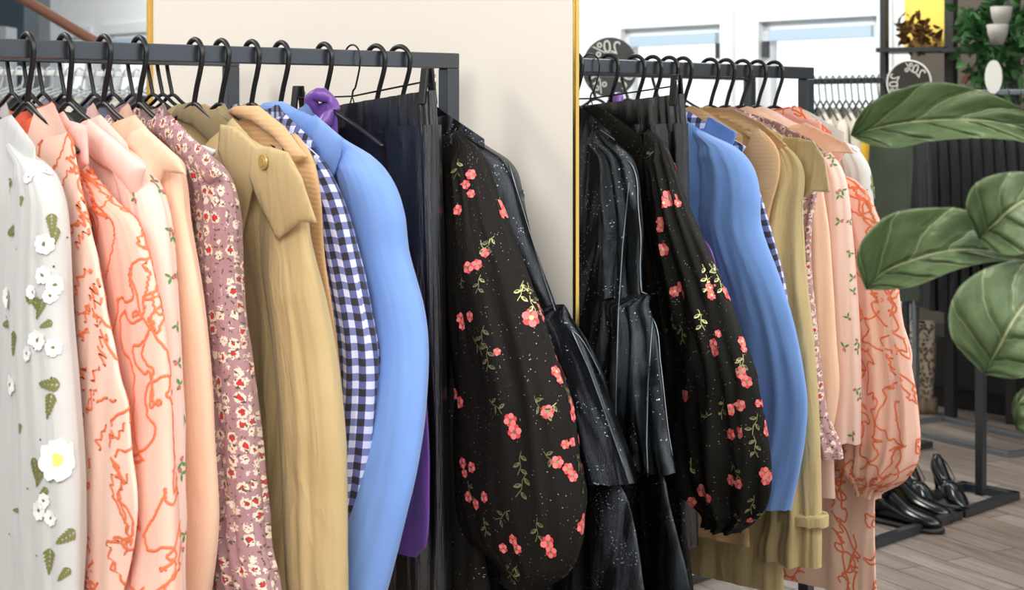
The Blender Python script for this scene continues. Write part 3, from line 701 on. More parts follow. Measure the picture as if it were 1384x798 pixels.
# ---- 11 black leather skirt on clip hanger
fr = rail_frame('leather', yaw=.0)
hanger(fr, 'thin black wire clip hanger holding the leather-look skirt', kind='clip', group=None, hr=.0018, neck=.088, name='clip_hanger')
root = empty('skirt', fr.P(0, .13, 0), 'black leather-look skirt with gathered elastic waist clipped to a wire hanger', 'skirt')
def skirt_mesh(v0a, v0b, v1, hw0, hw1, th, amp, k, seed, uc=.035, nx=220, ny=60, skew=True):
    bm = bmesh.new(); L = bm.loops.layers.uv.new('UVMap'); g = []
    for j in range(ny+1):
        s = j/ny; row = []
        for i in range(nx):
            ph = 2*PI*i/nx; c, sn = math.cos(ph), math.sin(ph); h = hw0+(hw1-hw0)*min(1, s*1.0)
            cc = math.copysign(abs(c)**.85, c); u = uc + h*cc
            vt = v0a + (v0b-v0a)*(cc+1)/2; v = vt + (v1-vt)*s
            q = math.sin(ph*k + 2.5*noise.noise(Vector((c*3, sn*3, v*2+seed)))) ; fo = noise.noise(Vector((c*5, sn*5, v*1.2+seed)))
            d = th*math.copysign(abs(sn)**.7, sn)*(1+.3*fo) + amp*(q*.6+fo)*(1 if abs(c) < .97 else .3)
            row.append((bm.verts.new(fr.P(u, v, d)), i/nx*hw1*4.2, v))
        g.append(row)
    for j in range(ny):
        for i in range(nx):
            kx = (i+1) % nx; f = bm.faces.new((g[j][i][0], g[j+1][i][0], g[j+1][kx][0], g[j][kx][0]))
            for lp, q in zip(f.loops, (g[j][i], g[j+1][i], g[j+1][kx], g[j][kx])): lp[L].uv = (q[1] if not (kx == 0 and q is g[j][kx] or kx == 0 and q is g[j+1][kx]) else hw1*4.2, -q[2])
    return bm
put(root, 'waistband', skirt_mesh(.118, .082, .0, .215, .215, .02, .003, 34, 4, ny=2) if False else skirt_mesh(.118, .078, .155, .215, .222, .020, .0035, 36, 4, ny=14), sep(['leather']))
put(root, 'skirt_panel', skirt_mesh(.150, .138, 1.0, .222, .245, .026, .013, 8, 9), sep(['leather']))
# ---- 12 black floral dress
fr = rail_frame('floral', yaw=.10, dv=[(0, 0), (.2, .0), (.7, -.01), (1, -.02)])
O = conv(fr, [(618, 178), (640, 196), (658, 232), (672, 275), (684, 310), (705, 360), (728, 420), (752, 490), (770, 550), (781, 620), (790, 690), (788, 740), (775, 775), (755, 792), (740, 800)])
hanger(fr, 'black hanger carrying the black dress with embroidered red flowers')
r, p = garment('dress', 'floral', 'black sheer dress with balloon sleeves and red embroidered flowers, in front of the mirror edge', 'dress', None, fr, O,
    [(.1, .2), (.28, .24), (.6, .26), (1.3, .36)], [(.14, .025), (.22, .045), (.3, .06), (.4, .09), (.6, .125), (.75, .14), (.85, .125), (.9, .06), (.92, .045)], [(.14, .02), (.25, .03), (.4, .045), (.75, .06), (.86, .05), (.92, .03)], .925, bottom=1.35,
    sleeve=dict(famp=.5, seed=103, kk=2.0, fb=2.2, nx=80), body=dict(seed=98, famp=.022, th=.03))
bv = [bvh_of(p['sleeve']), bvh_of(p['body'])]; bm = p['sleeve']
FD = [(637, 236, 1), (630, 250, .9), (637, 262, .8), (620, 284, 1), (677, 290, .9), (633, 362, 1.1), (645, 358, 1), (656, 342, .9), (718, 430, 1.7), (624, 430, 1), (636, 428, 1), (626, 440, .9), (672, 476, .7), (615, 533, 1.1), (622, 544, 1.1), (690, 568, 1.2), (696, 584, 1.3), (740, 557, 1.2), (751, 503, 1.1), (756, 514, .8), (764, 601, .8), (773, 598, .8), (753, 625, 1.1), (768, 634, 1), (774, 644, 1), (626, 626, 1), (638, 632, 1), (629, 640, .8), (634, 672, 1), (644, 682, 1), (655, 672, 1), (681, 741, .9), (694, 730, 1), (699, 742, .9), (741, 733, 1.3), (745, 746, 1.1), (785, 712, 1.1), (602, 718, .8)]
FM = [(900, 269, 1.6), (893, 275, 1), (890, 300, .9), (888, 309, .8), (892, 338, 1.2), (908, 395, 1), (917, 388, 1), (921, 398, .9), (956, 390, 1), (958, 400, .9), (961, 466, 1), (963, 476, .9), (997, 505, 1.1), (1005, 517, 1.1), (923, 535, 1.2), (984, 555, 1), (996, 549, 1), (985, 588, 1), (996, 586, 1), (985, 650, 1), (994, 655, .9), (947, 664, 1.2), (952, 674, .9), (931, 680, .9), (1029, 640, 1), (1031, 650, .9), (955, 772, 1.2), (955, 785, 1), (918, 722, .8), (933, 728, .8), (1010, 704, .7), (967, 452, .7)]
for mir, LL in ((False, FD), (True, FM)):
    for i, (x, y, s) in enumerate(LL):
        R = (.0104 if not mir else .0118)*s
        pl = [(pts, 0 if k % 2 else 1) if m == 0 else (pts, 2) for k, (pts, m) in enumerate(fl5(R, 6, 8, .25, i))]
        stamp(bm, bv, x, y, pl, mirror=mir, lift=.0015)
random.seed(21)
def vine(L, s=1):
    P = strokep([(0, 0), (.004*s, .012*s), (.002*s, .026*s), (.009*s, .04*s)], .0007, 2)
    for k in range(L):
        t = .008*s + k*.011*s; sg = 1 if k % 2 else -1
        P.append(leafp(.003*s, t, (.5 if sg > 0 else PI-.5), .016*s, .0035*s, 2))
        P.append(([(q[0]*.6+.003*s*.4 + sg*.004*s, q[1]*.6+t*.4+.001) for q in leafp(.003*s, t, (.5 if sg > 0 else PI-.5), .014*s, .003*s, 3)[0]], 3))
    return P
for x, y, a, s in [(655, 440, 0, 1), (640, 455, 1, 1), (660, 470, .2, 1), (707, 380, -.4, 1), (715, 400, .1, 1), (700, 395, 2, .8), (662, 540, 1.2, .9), (610, 555, .1, .9), (650, 372, 0, .8), (722, 535, .6, 1), (752, 545, -.6, .8), (705, 610, .1, 1), (712, 640, -.2, 1.1), (727, 700, .1, 1), (690, 690, -.8, 1), (735, 610, 1, .9), (680, 760, .7, 1), (700, 765, -.6, 1), (772, 765, .3, .9), (634, 650, .3, .9), (655, 700, .2, .8), (650, 325, .6, .8), (668, 320, -.7, .8), (620, 215, .2, .9), (612, 580, .4, .8), (625, 375, 0, .5), (765, 525, .2, .7)]: stamp(bm, bv, x, y, vine(3, s), rot=a)
for x, y, a in [(905, 425, .2), (915, 440, -.3), (900, 445, 1), (945, 358, -.4), (950, 372, .2), (955, 305, 0), (940, 420, 0), (975, 540, .4), (958, 560, 1.4), (1015, 590, 0), (1020, 560, .5), (930, 620, .3), (985, 625, -.5), (1015, 670, .2), (965, 700, .8), (920, 700, .2), (895, 190, .3), (880, 205, 1), (990, 690, 0), (1000, 480, .4)]: stamp(bm, bv, x, y, vine(3, 1), mirror=True, rot=a)
ML = sep(['black_lurex', 'thread_red', 'thread_pink', 'thread_gold', 'thread_dark'])
put(r, 'sleeve', p['sleeve'], ML); put(r, 'dress_body', p['body'], ML); put(r, 'sleeve', p['far'], ML)
# ---- 13 glossy black dress
fr = rail_frame('shiny', yaw=.2, dv=[(0, 0), (.3, .015), (.46, .05), (.72, .09), (1, .09)])
O = conv(fr, [(630, 182), (655, 198), (683, 216), (700, 242), (712, 285), (727, 330), (742, 375), (756, 412), (765, 432)])
hanger(fr, 'black hanger nearest the wall, carrying the glossy black dress')
r, p = garment('dress', 'shiny', 'glossy black crackle-finish dress with flared bell sleeve, hanging closest to the mirror', 'dress', None, fr, O,
    [(.1, .2), (.28, .23), (.6, .27), (.72, .36), (.8, .43), (1.3, .56)], [(.14, .025), (.22, .045), (.3, .055), (.46, .06)], [(.14, .02), (.25, .03), (.47, .03)], .475, bottom=1.35, far=False,
    sleeve=dict(famp=.6, seed=113, kk=2.2, fb=3), body=dict(seed=108, famp=.012, th=.02))
O2 = conv(fr, [(765, 431), (785, 462), (803, 505), (820, 550), (838, 605), (855, 660), (862, 680)])
bell = sleeve_mesh(fr, O2, [(.46, .06), (.55, .085), (.75, .125), (.9, .14)], [(.46, .03), (.6, .04), (.8, .05)], .462, .775, famp=.7, seed=120, kk=2.2, fb=1.5)
ML = sep(['black_glitter'])
bv = [bvh_of(p['sleeve']), bvh_of(p['body']), bvh_of(bell)]
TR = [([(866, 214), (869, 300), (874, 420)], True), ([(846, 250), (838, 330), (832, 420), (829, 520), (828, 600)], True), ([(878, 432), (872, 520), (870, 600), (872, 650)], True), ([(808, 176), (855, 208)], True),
      ([(688, 222), (700, 262), (718, 320), (738, 385), (752, 425)], False), ([(772, 446), (796, 500), (818, 560), (846, 640)], False)]  # unmirrored lines draw a sleeve highlight and the bell line's glint as silver tubes
seam_glints = [trace(bv, L, m) for L, m in TR]
put(r, 'sleeve', p['sleeve'], ML); put(r, 'dress_body', p['body'], ML); put(r, 'bell_cuff', bell, ML)
for q in seam_glints:
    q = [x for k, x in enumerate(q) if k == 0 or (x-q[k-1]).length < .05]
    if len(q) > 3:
        bm = bmesh.new(); tube(bm, q, .0012, 6); put(r, 'seam', bm, sep(['seam_glint_silver']))
# ------------------------------------------------------------------ racks
def beam(bm, a, b, s, up=UP):
    a = Vector(a); b = Vector(b); t = (b-a); L = t.length/2; t.normalize(); x = t.cross(up).normalized() if abs(t.dot(up)) < .9 else t.cross(RE3).normalized(); y = x.cross(t)
    box(bm, (a+b)/2, t*L, x*(s/2), y*(s/2))
def rack(p0, p1, top, label, mat='rail_black', s=.03, base=.42, foot=True, group=None, posts=(0, 1), shelf=None):
    """p0, p1: plan positions of the two ends"""
    p0 = Vector((p0.x, p0.y, 0)); p1 = Vector((p1.x, p1.y, 0)); d = (p1-p0).normalized(); e = Vector((d.y, -d.x, 0))
    root = empty('clothes_rack', p0, label, 'clothes rack', group); o = root.location
    bm = bmesh.new(); beam(bm, p0+UP*(top-s/2)-o, p1+UP*(top-s/2)-o, s); bev(bm, .002); mkobj('rail', bm, M[mat], root, False)
    for q, sg in ((p0, 1), (p1, -1)):
        c = q + d*(sg*s/2)
        bm = bmesh.new(); box(bm, c+UP*((top-s)/2)-o, d*(s/2), e*(s/2), UP*((top-s)/2)); bev(bm, .002); mkobj('post', bm, M[mat], root, False)
        if foot:
            bm = bmesh.new(); beam(bm, c+e*(base/2)+UP*(s/2)-o, c-e*(base/2)+UP*(s/2)-o, s); bev(bm, .002); mkobj('foot', bm, M[mat], root, False)
    if foot:
        for sg in (-1, 1):
            bm = bmesh.new(); beam(bm, p0+e*(sg*(base/2-s/2))+d*s+UP*(s/2)-o, p1+e*(sg*(base/2-s/2))-d*s+UP*(s/2)-o, s); bev(bm, .002); mkobj('base_rail', bm, M[mat], root, False)
    return root
pe = RK + RD*.022; pn = RK + RD*-1.085
# the rail's centre runs under the hooks
rack(pe, pn, TOP, 'black square-tube clothes rack in the foreground carrying the dresses, blazer and trench coat')
# rack behind
p2 = Vector(uw((at(310, 90, 3.6)))); e2 = wf(-3.06, .075, 0); n2 = wf(-3.06-.11, 2.0, 0)
TOP2 = CAMZ + .139
rack(Vector((e2.x, e2.y)), Vector((n2.x, n2.y)), TOP2, 'black square-tube clothes rack standing behind the foreground rack, end post at the cream wall')
D2 = (Vector((e2.x, e2.y, 0))-Vector((n2.x, n2.y, 0))).normalized(); E2 = Vector((D2.y, -D2.x, 0))
def on_rack2(w):
    f = (2.0-w)/(2.0-.075); q = n2.lerp(e2, f); return Frame(Vector((q.x, q.y, 0)), E2, D2, TOP2, wall=False)
def px_w(x):     # distance from the wall of the second rack's point at photo x
    r = rdir(x, 0); best = None
    for k in range(400):
        w = .08 + k*.004; q = n2.lerp(e2, (2.0-w)/(2.0-.075)); e = abs(q.x/q.y - r.x)
        if best is None or e < best[0]: best = (e, w)
    return best[1]
def simple_garment(fr, name, mats, label, cat, hw=.2, bottom=.8, top=.1, seed=1, group=None, fur=0, th=.02, sleeves=True, famp=.015, nx=48, ny=30):
    r = empty(name, fr.P(0, top, 0), label, cat, group)
    put(r, 'body', body_mesh(fr, [(.1, hw), (.3, hw+.01), (1.2, hw+.04)], top=top, shoulder=top+.06, sw=hw, bottom=bottom, th=th, famp=famp, seed=seed, nx=nx, ny=ny), sep(mats))
    if sleeves:
        for mr in (False, True):
            put(r, 'sleeve', sleeve_mesh(fr, [(.1, hw), (.3, hw+.05), (.9, hw+.09)], [(.1, .03), (.3, .05), (1, .05)], [(.1, .02), (.3, .02), (1, .02)], top+.05, min(bottom, top+.62), mirror=mr, nx=20, ny=24, famp=.25, seed=seed), sep(mats))
    return r
R2 = [(232, 'black_cloth', 'jacket', 'plain black jacket behind the trench coat collar, on the rear rack by its end post', 'jacket', .1),
      (219, 'black_cloth', 'blouse', 'black blouse on the rear rack, second hanger from its end post', 'blouse', .105),
      (206, 'black_cloth', 'cardigan', 'black cardigan on the rear rack below the gold mirror edge', 'cardigan', .11),
      (180, 'navy_cloth', 'jacket', 'dark navy jacket on the rear rack behind the peach blouse', 'jacket', .12),
      (152, 'mauve_print', 'blouse', 'dark red flowered blouse on the rear rack, collar showing behind the sprigged blouse', 'blouse', .125),
      (126, 'denim', 'denim_jacket', 'faded grey-blue denim jacket on the rear rack', 'jacket', .1),
      (88, 'black_cloth', 'shirt', 'black shirt on the rear rack behind the embroidered dress', 'shirt', .11),
      (58, 'black_cloth', 'coat', 'black coat on the rear rack behind two crossing hangers', 'coat', .12),
      (38, 'brown_fur', 'fur_jacket', 'shaggy olive brown fur jacket on the rear rack', 'jacket', .13),
      (16, 'orange_cloth', 'sweater', 'bright orange sweater at the far left on the rear rack', 'sweater', .11)]
for i, (x, m, nm, lb, ct, tp) in enumerate(R2):
    f2 = on_rack2(px_w(x)); hanger(f2, 'black hanger on the rear rack under the ' + lb.split(' on the')[0].split(' behind')[0], group='black hangers on the rear rack', flip=-1, drop=.17, neck=.10)
    simple_garment(f2, nm, [m], lb, ct, bottom=.85, top=tp+.015, seed=200+i, hw=.19)
# more of the rear rack, seen only in the mirror
for i, (w, m) in enumerate([(.75, 'navy_cloth'), (.9, 'black_cloth'), (1.05, 'black_cloth'), (1.2, 'grey_cloth'), (1.35, 'black_cloth'), (1.5, 'navy_cloth'), (1.62, 'black_cloth')]):
    f2 = on_rack2(w); hanger(f2, 'black hanger on the rear rack seen only in the mirror', group='black hangers on the rear rack', flip=-1, neck=.10)
    simple_garment(f2, 'blouse', [m], 'dark top on the rear rack, hidden among its row and seen in the mirror', 'blouse', bottom=.8, top=.12, seed=230+i, group='dark tops on the rear rack', nx=32, ny=20)
# ------------------------------------------------------------------ room shell
def struct(name, bm, m, smooth=False): o = mkobj(name, bm, m, None, smooth); o['kind'] = 'structure'; return o
bm = bmesh.new(); wbox(bm, -17, 1.2, -.3, 6.0, -.05, 0); struct('floor', bm, M['floor_wood'])
def px_u(x):       # wall coordinate at photo x
    r = rdir(x, 0); k = MD/(r.x*WN.x + r.y*WN.y); return k*(r.x*WE.x + r.y*WE.y)
uL, uR = px_u(206), px_u(776)
FT = .014
bm = bmesh.new(); wbox(bm, -17, 1.2, -.12, -.02, 0, 3.0); struct('wall_mirror_side', bm, M['wall_paint'])
bm = bmesh.new(); wbox(bm, uL-.006, uR+.0, -.02, 0, 0, 3.0); struct('wall_panel', bm, M['wall_paint']) if False else struct('wall_front', bm, M['wall_paint'])
def mirror(u0, u1, label, fw, pr):
    r = empty('wall_mirror', wf((u0+u1)/2, -.01, .05), label, 'mirror'); o = r.location
    bm = bmesh.new(); wbox(bm, u0, u1, -.016, -.004, .05, 2.6)
    for v in bm.verts: v.co -= o
    mkobj('mirror_glass', bm, M['mirror_glass'], r, False)
    z0, z1 = .04, 2.61
    for a in ((u0-fw, u0+.002, z0, z1), (u1-.002, u1+fw, z0, z1), (u0, u1, z0, z0+fw), (u0, u1, z1-fw, z1)):
        bm = bmesh.new(); wbox(bm, a[0], a[1], -.018, pr, a[2], a[3])
        for v in bm.verts: v.co -= o
        bev(bm, .001); mkobj('gold_frame', bm, M['gold'], r, False)
mirror(uR+.003, .9, 'tall gold-framed wall mirror on the right reflecting the clothes rail and windows', .0065, .001)
mirror(-16, uL-.008, 'gold-framed wall mirror at the far left behind the racks, reflecting the handrail', .010, .012)
# window wall opposite
WW = 5.0
def px_uw(x, W=WW): r = rdir(x, 0); k = (MD+W)/(r.x*WN.x + r.y*WN.y); return k*(r.x*WE.x + r.y*WE.y)
def zz(y, x, W=WW): r = rdir(x, y); k = (MD+W)/(r.x*WN.x + r.y*WN.y); return CAMZ + r.z*k
W1 = (px_uw(842), px_uw(976)); W2 = (px_uw(1028), px_uw(1188)); W3 = (px_uw(146), px_uw(226)); W4 = (px_uw(70), px_uw(118)); ztop = 1.90; zbot = .85
ops = sorted([W1, W2, W3, W4]); bm = bmesh.new(); x = -17.0
for a, b in ops:
    wbox(bm, x, a, WW, WW+.12, 0, 3.0); wbox(bm, a, b, WW, WW+.12, 0, zbot); wbox(bm, a, b, WW, WW+.12, ztop if (a, b) not in (W3, W4) else 2.1, 3.0); x = b
wbox(bm, x, px_uw(1232), WW, WW+.12, 0, 3.0); struct('wall_window_side', bm, M['white_wall'])
bm = bmesh.new(); wbox(bm, px_uw(1232), 1.2, WW-.02, WW+.12, 0, 3.0); struct('wall_dark', bm, M['dark_wall'])
for i, (a, b) in enumerate(ops):
    zt = ztop if (a, b) not in (W3, W4) else 2.1
    bm = bmesh.new(); t = .05
    for q in ((a, a+t, zbot, zt), (b-t, b, zbot, zt), (a, b, zbot, zbot+t), (a, b, zt-t, zt)): wbox(bm, q[0], q[1], WW+.02, WW+.08, q[2], q[3])
    for q in ((a-.09, a, zbot-.09, zt+.09), (b, b+.09, zbot-.09, zt+.09), (a, b, zt, zt+.09), (a, b, zbot-.09, zbot)): wbox(bm, q[0], q[1], WW-.03, WW, q[2], q[3])
    wn_ = struct('window_%d' % (i+1), bm, M['window_paint'])
    bm = bmesh.new(); wbox(bm, a+t, b-t, WW-.01, WW+.03, zt-.11, zt-.045); mkobj('roller_blind', bm, M['blind_blue'], wn_, False)
    bm = bmesh.new(); wbox(bm, a+t, b-t, WW+.045, WW+.05, zbot+t, zt-t); mkobj('window_pane', bm, M['window_glass'], wn_, False)
    bm = bmesh.new(); uu = b-.03 if i % 2 == 0 else a+.03; wbox(bm, uu-.012, uu+.012, WW-.02, WW+.02, 1.70, 1.79); mkobj('window_latch', bm, M['latch_grey'], wn_, False)
# ------------------------------------------------------------------ things seen in the mirror
def sign(c, face, r, rot, label, mat='sign_grey', rim=False):
    root = empty('round_sign', c, label, 'sign'); n = face.normalized(); right = UP.cross(n).normalized(); up = UP
    bm = bmesh.new(); disc(bm, -n*.004, n, r, .004, 48)
    mkobj('sign_disc', bm, M[mat], root, False)
    if rim:
        bm = bmesh.new(); tube(bm, [(right*math.cos(a)+up*math.sin(a))*r for a in [2*PI*k/48 for k in range(48)]], .004, 6, closed=True); mkobj('rim', bm, M['sign_rim'], root)
    for g in range(3):
        base = rot - g*2*PI/3
        for k, ch in enumerate('20%'):
            a = base + (1-k)*.45
            cu = bpy.data.curves.new('t', 'FONT'); cu.body = ch; cu.size = r*.6; cu.extrude = .0006; cu.align_x = 'CENTER'; cu.align_y = 'CENTER'
            to = bpy.data.objects.new('tmp', cu); COL.objects.link(to); dg = bpy.context.evaluated_depsgraph_get(); me = bpy.data.meshes.new_from_object(to.evaluated_get(dg)); bpy.data.objects.remove(to)
            rad = right*math.cos(a)+up*math.sin(a); tan = (right*math.sin(a)-up*math.cos(a))
            mt = Matrix(((tan.x, rad.x, n.x), (tan.y, rad.y, n.y), (tan.z, rad.z, n.z))).to_4x4(); mt.translation = rad*(r*.68)+n*.0016
            me.transform(mt); me.materials.append(M['sign_text']); o = bpy.data.objects.new('lettering', me); COL.objects.link(o); o.parent = root
    bm = bmesh.new(); box(bm, -up*(r+.05)-n*.002, right*.006, n*.002, up*.06); mkobj('stem', bm, M[mat], root, False)
    return root
sc = seen(822, 91, 5.9)
sign(sc, WN3*1.0 + WE3*.35, .114, PI/2-.12, 'round dark grey sign reading 20%, reflected above the rail next to the gold frame')
sc2 = seen(1227, 112, 6.2)
sign(sc2, WN3*1.0 + WE3*.3, .088, PI/2+.45, 'round dark brown sign with pale rim reading 20%, reflected by the shelving', 'sign_dark', True)
# racks in the depth of the room
def seen_rack(xa, Za, xb, Zb, ht, label, mat='rail_black', s=.025, foot=True):
    a = seen(xa, 0, Za); b = seen(xb, 0, Zb); return rack(Vector((a.x, a.y)), Vector((b.x, b.y)), ht, label, mat, s, .35, foot)
def seen_frame(x, Z, face=None):
    q = seen(x, 0, Z); return q
def hang_row(xa, Za, xb, Zb, ht, items, hl, grp, hmat='hanger_black', along=.35, hk=.0028, flip=1, neck=.1):
    """a rail between two reflected positions; items: (fraction, materials, name, label, category, half width, bottom, top)"""
    a = seen(xa, 0, Za); b = seen(xb, 0, Zb); d = Vector((b.x-a.x, b.y-a.y, 0)).normalized(); e = Vector((d.y, -d.x, 0))
    for i, it in enumerate(items):
        q = a.lerp(b, it[0]); dd = (d*math.cos(along)+e*math.sin(along)); ee = Vector((dd.y, -dd.x, 0))
        fr_ = Frame(Vector((q.x, q.y, 0)), ee, dd, ht, wall=False)
        hanger(fr_, hl, group=grp, mat=hmat, hr=hk, flip=flip, neck=neck)
        if it[1]: simple_garment(fr_, it[2], it[1], it[3], it[4], hw=it[5], bottom=it[6], top=it[7], seed=300+i*3+int(xa), group=it[8] if len(it) > 8 else None, nx=36, ny=24, sleeves=len(it) < 10)
# long rail of cream tops across the back
seen_rack(1086, 6.7, 1226, 6.3, CAMZ+.15, 'black clothes rack seen in the mirror below the windows, crowded with hangers and cream tops')
cr = []
for k in range(15):
    f = .03+k*.064
    if k % 2 == 0: cr.append((f, ['cream_cloth'], 'blouse', 'cream top in a crowded row below the reflected windows', 'blouse', .17, .62, .12, 'cream tops on the back rack') if k < 9 else (f, ['black_cloth'], 'blouse', 'black top at the right end of the crowded back row, reflected', 'blouse', .15, .8, .14, 'black tops on the back rack'))
    else: cr.append((f, None, '', '', '', 0, 0, 0))
hang_row(1086, 6.7, 1226, 6.3, CAMZ+.15, cr, 'hanger in the crowded row below the reflected windows', 'hangers on the back rack', 'hanger_black', .9)
# low frame with shoes and the frame beyond, floor level
def low_frame(u0, u1, w0, w1, post, label, ph=1.45):
    r = empty('shoe_rack_base', wf(u0, w0, 0), label, 'rack base'); o = r.location
    for q in ((u0, u1, w0, w0+.03), (u0, u1, w1-.03, w1), (u0, u0+.03, w0, w1), (u1-.03, u1, w0, w1)):
        bm = bmesh.new(); wbox(bm, q[0], q[1], q[2], q[3], 0, .03)
        for v in bm.verts: v.co -= o
        bev(bm, .002); mkobj('base_bar', bm, M['rail_black'], r, False)
    if post:
        bm = bmesh.new(); wbox(bm, post[0]-.015, post[0]+.015, post[1]-.015, post[1]+.015, .03, ph)
        for v in bm.verts: v.co -= o
        bev(bm, .002); mkobj('post', bm, M['rail_black'], r, False)
    return r
low_frame(-3.0, -2.77, 2.10, 2.64, None, 'low black steel floor frame with ankle boots, reflected beside the embroidered sleeve')
low_frame(-3.0, -2.77, 2.66, 3.03, (-2.84, 2.88), 'black steel rack base with upright post and high heels, reflected at lower right', .62)
# low black bench further back
def wtag(name, bm, m, label, cat, group=None, smooth=False):
    o = mkobj(name, bm, m, None, smooth); return tag(o, label, cat, group)
a = seen(1236, 500, 7.7); ua, wa = uw(a)
bm = bmesh.new(); wbox(bm, -5.0, -3.2, WW-.65, WW-.25, .10, .34); wbox(bm, -4.95, -3.25, WW-.6, WW-.3, 0, .10); bev(bm, .005)
wtag('low_bench', bm, M['shelf_black'], 'long low black bench under the dark clothes at the back, reflected', 'bench')
# dark clothes rack at right
xa, Za, xb, Zb = 1234, 6.9, 1402, 6.3
seen_rack(xa, Za, xb, Zb, CAMZ+.10, 'grey metal clothes rack of dark velvet dresses, reflected behind the fig leaves', 'grey_metal', .022)
it = []
for k in range(11): it.append((.04+k*.09, ['black_velvet'], 'dress', 'black velvet dress in a reflected row behind the fig leaves', 'dress', .17, .95, .08, 'black velvet dresses'))
hang_row(xa, Za, xb, Zb, CAMZ+.10, it, 'hanger on the grey rack of dark dresses', 'hangers on the grey rack', 'hanger_black', 1.15, neck=.07)
for xq, Zq, m_, nm_, lb_, hw_, bt_ in ((1203, 6.15, 'olive_cloth', 'dress', 'dark olive satin dress ending the back row, reflected below the top fig leaf', .085, .85), (1181, 6.2, 'yellow_cloth', 'dress', 'mustard yellow dress, a thin strip reflected left of the olive dress', .05, .62), (1222, 6.25, 'bright_blue', 'scarf', 'bright blue scarf hanging between olive and black dresses, reflected', .02, .40)):
    q = seen(xq, 0, Zq); ee = (seen(xq+10, 0, Zq)-q).normalized(); ee.z = 0; dd = Vector((-ee.y, ee.x, 0)); fr_ = Frame(Vector((q.x, q.y, 0)), ee, dd, CAMZ+.11, wall=False)
    simple_garment(fr_, nm_, [m_], lb_, nm_, hw=hw_, bottom=bt_, top=.12, seed=77, sleeves=False, nx=40, ny=30, th=.03)
# snake print boots standing there
def boot_tall(c, s, mat, label, cat='boot', group=None, h=.45, name='tall_boot'):
    r = empty(name, c, label, cat, group)
    bm = bmesh.new(); tube(bm, [(0, 0, .06), (0, 0, .12), (0, .0, .25), (0, 0, h)], [.035, .036, .045, .052], 16); L = bm.loops.layers.uv.new('UVMap')
    for f in bm.faces:
        for lp in f.loops: lp[L].uv = (math.atan2(lp.vert.co.y, lp.vert.co.x)*.05, lp.vert.co.z)
    mkobj('shaft', bm, M[mat], r)
    bm = shoe_loft([(-.05, .028, .0, .075), (0, .034, 0, .085), (.05, .034, 0, .075), (.1, .036, 0, .05), (.15, .034, 0, .038), (.185, .02, 0, .03), (.195, .006, .005, .02)], WN3*.3-WE3*.9)
    mkobj('foot', bm, M[mat], r); return r
def shoe_loft(L, dirv, n=18):
    """L: (x, half width, bottom z, top z)"""
    dirv = Vector(dirv).normalized(); sd = Vector((-dirv.y, dirv.x, 0)); bm = bmesh.new(); R = []
    LL = []
    for i in range(len(L)-1):
        for k in range(4):
            t = k/4; LL.append(tuple(ip([(q[0], q[j]) for q in L], L[i][0]+(L[i+1][0]-L[i][0])*t) if j else L[i][0]+(L[i+1][0]-L[i][0])*t for j in range(4)))
    LL.append(L[-1])
    for x, w, b, t in LL:
        ring = []
        for k in range(n):
            a = 2*PI*k/n; c, s = math.cos(a), math.sin(a)
            z = b + (t-b)*(.5+.5*math.copysign(abs(s)**(.6 if s < 0 else 1), s)); ww = w*(math.copysign(abs(c)**.6, c))*(1 if s < 0 else 1-.35*s)
            ring.append(bm.verts.new(dirv*x + sd*ww + UP*z))
        R.append(ring)
    for i in range(len(R)-1):
        for k in range(n): bm.faces.new((R[i][k], R[i][(k+1) % n], R[i+1][(k+1) % n], R[i+1][k]))
    bm.faces.new(R[0][::-1]); bm.faces.new(R[-1]); bmesh.ops.recalc_face_normals(bm, faces=bm.faces[:]); return bm
for k, xx in enumerate((1236, 1250)):
    q = seen(xx, 0, 7.15); boot_tall(Vector((q.x, q.y, 0)), 1, 'snake_print', 'tall brown snake print boot standing below the dark dresses, reflected', group='snake print boots', h=.42)
def floorpt(x, y): Z = F*(CAMZ-.0)/(y-Y0); q = seen(x, y, Z); return Vector((q.x, q.y, 0))
# direction on the floor that shows as "to the right" in the mirror
rdr = (seen(1300, 690, 5.4)-seen(1200, 690, 5.4)); rdr = Vector((rdr.x, rdr.y, 0)).normalized(); dpt = (seen(1240, 0, 6)-seen(1240, 0, 5)); dpt = Vector((dpt.x, dpt.y, 0)).normalized()
def pump(c, dirv, label, group=None):
    r = empty('high_heel_shoe', c, label, 'shoe', group); d = Vector(dirv).normalized()
    bm = shoe_loft([(0, .018, .085, .150), (.02, .027, .082, .152), (.05, .028, .066, .118), (.09, .028, .035, .085), (.13, .034, .008, .078), (.165, .037, .0, .060), (.20, .026, .0, .034), (.235, .008, .002, .014)], d)
    mkobj('upper', bm, M['shoe_leather'], r)
    bm = bmesh.new(); tube(bm, [d*.012+UP*0, d*.014+UP*.04, d*.02+UP*.09], [.006, .007, .02], 12); mkobj('heel', bm, M['shoe_leather'], r)
    bm = bmesh.new(); sd = Vector((-d.y, d.x, 0)); tube(bm, [d*x+sd*s*w+UP*z for x, w, z, s in ((.01, .012, .152, 1), (.05, .024, .120, 1), (.1, .024, .086, 1), (.135, .0, .079, 1), (.1, .024, .086, -1), (.05, .024, .120, -1), (.01, .012, .152, -1))], .0022, 6, closed=True); mkobj('topline', bm, M['shoe_leather'], r)
    return r
dirp = rdr*.42 - dpt*.9
for k, (x, y) in enumerate(((1222, 672), (1262, 671))):
    pump(floorpt(x, y)+UP*.0, dirp, ['black pointed high heel shoe reflected nearer the boots', 'black pointed high heel shoe reflected furthest right on the floor frame'][k])
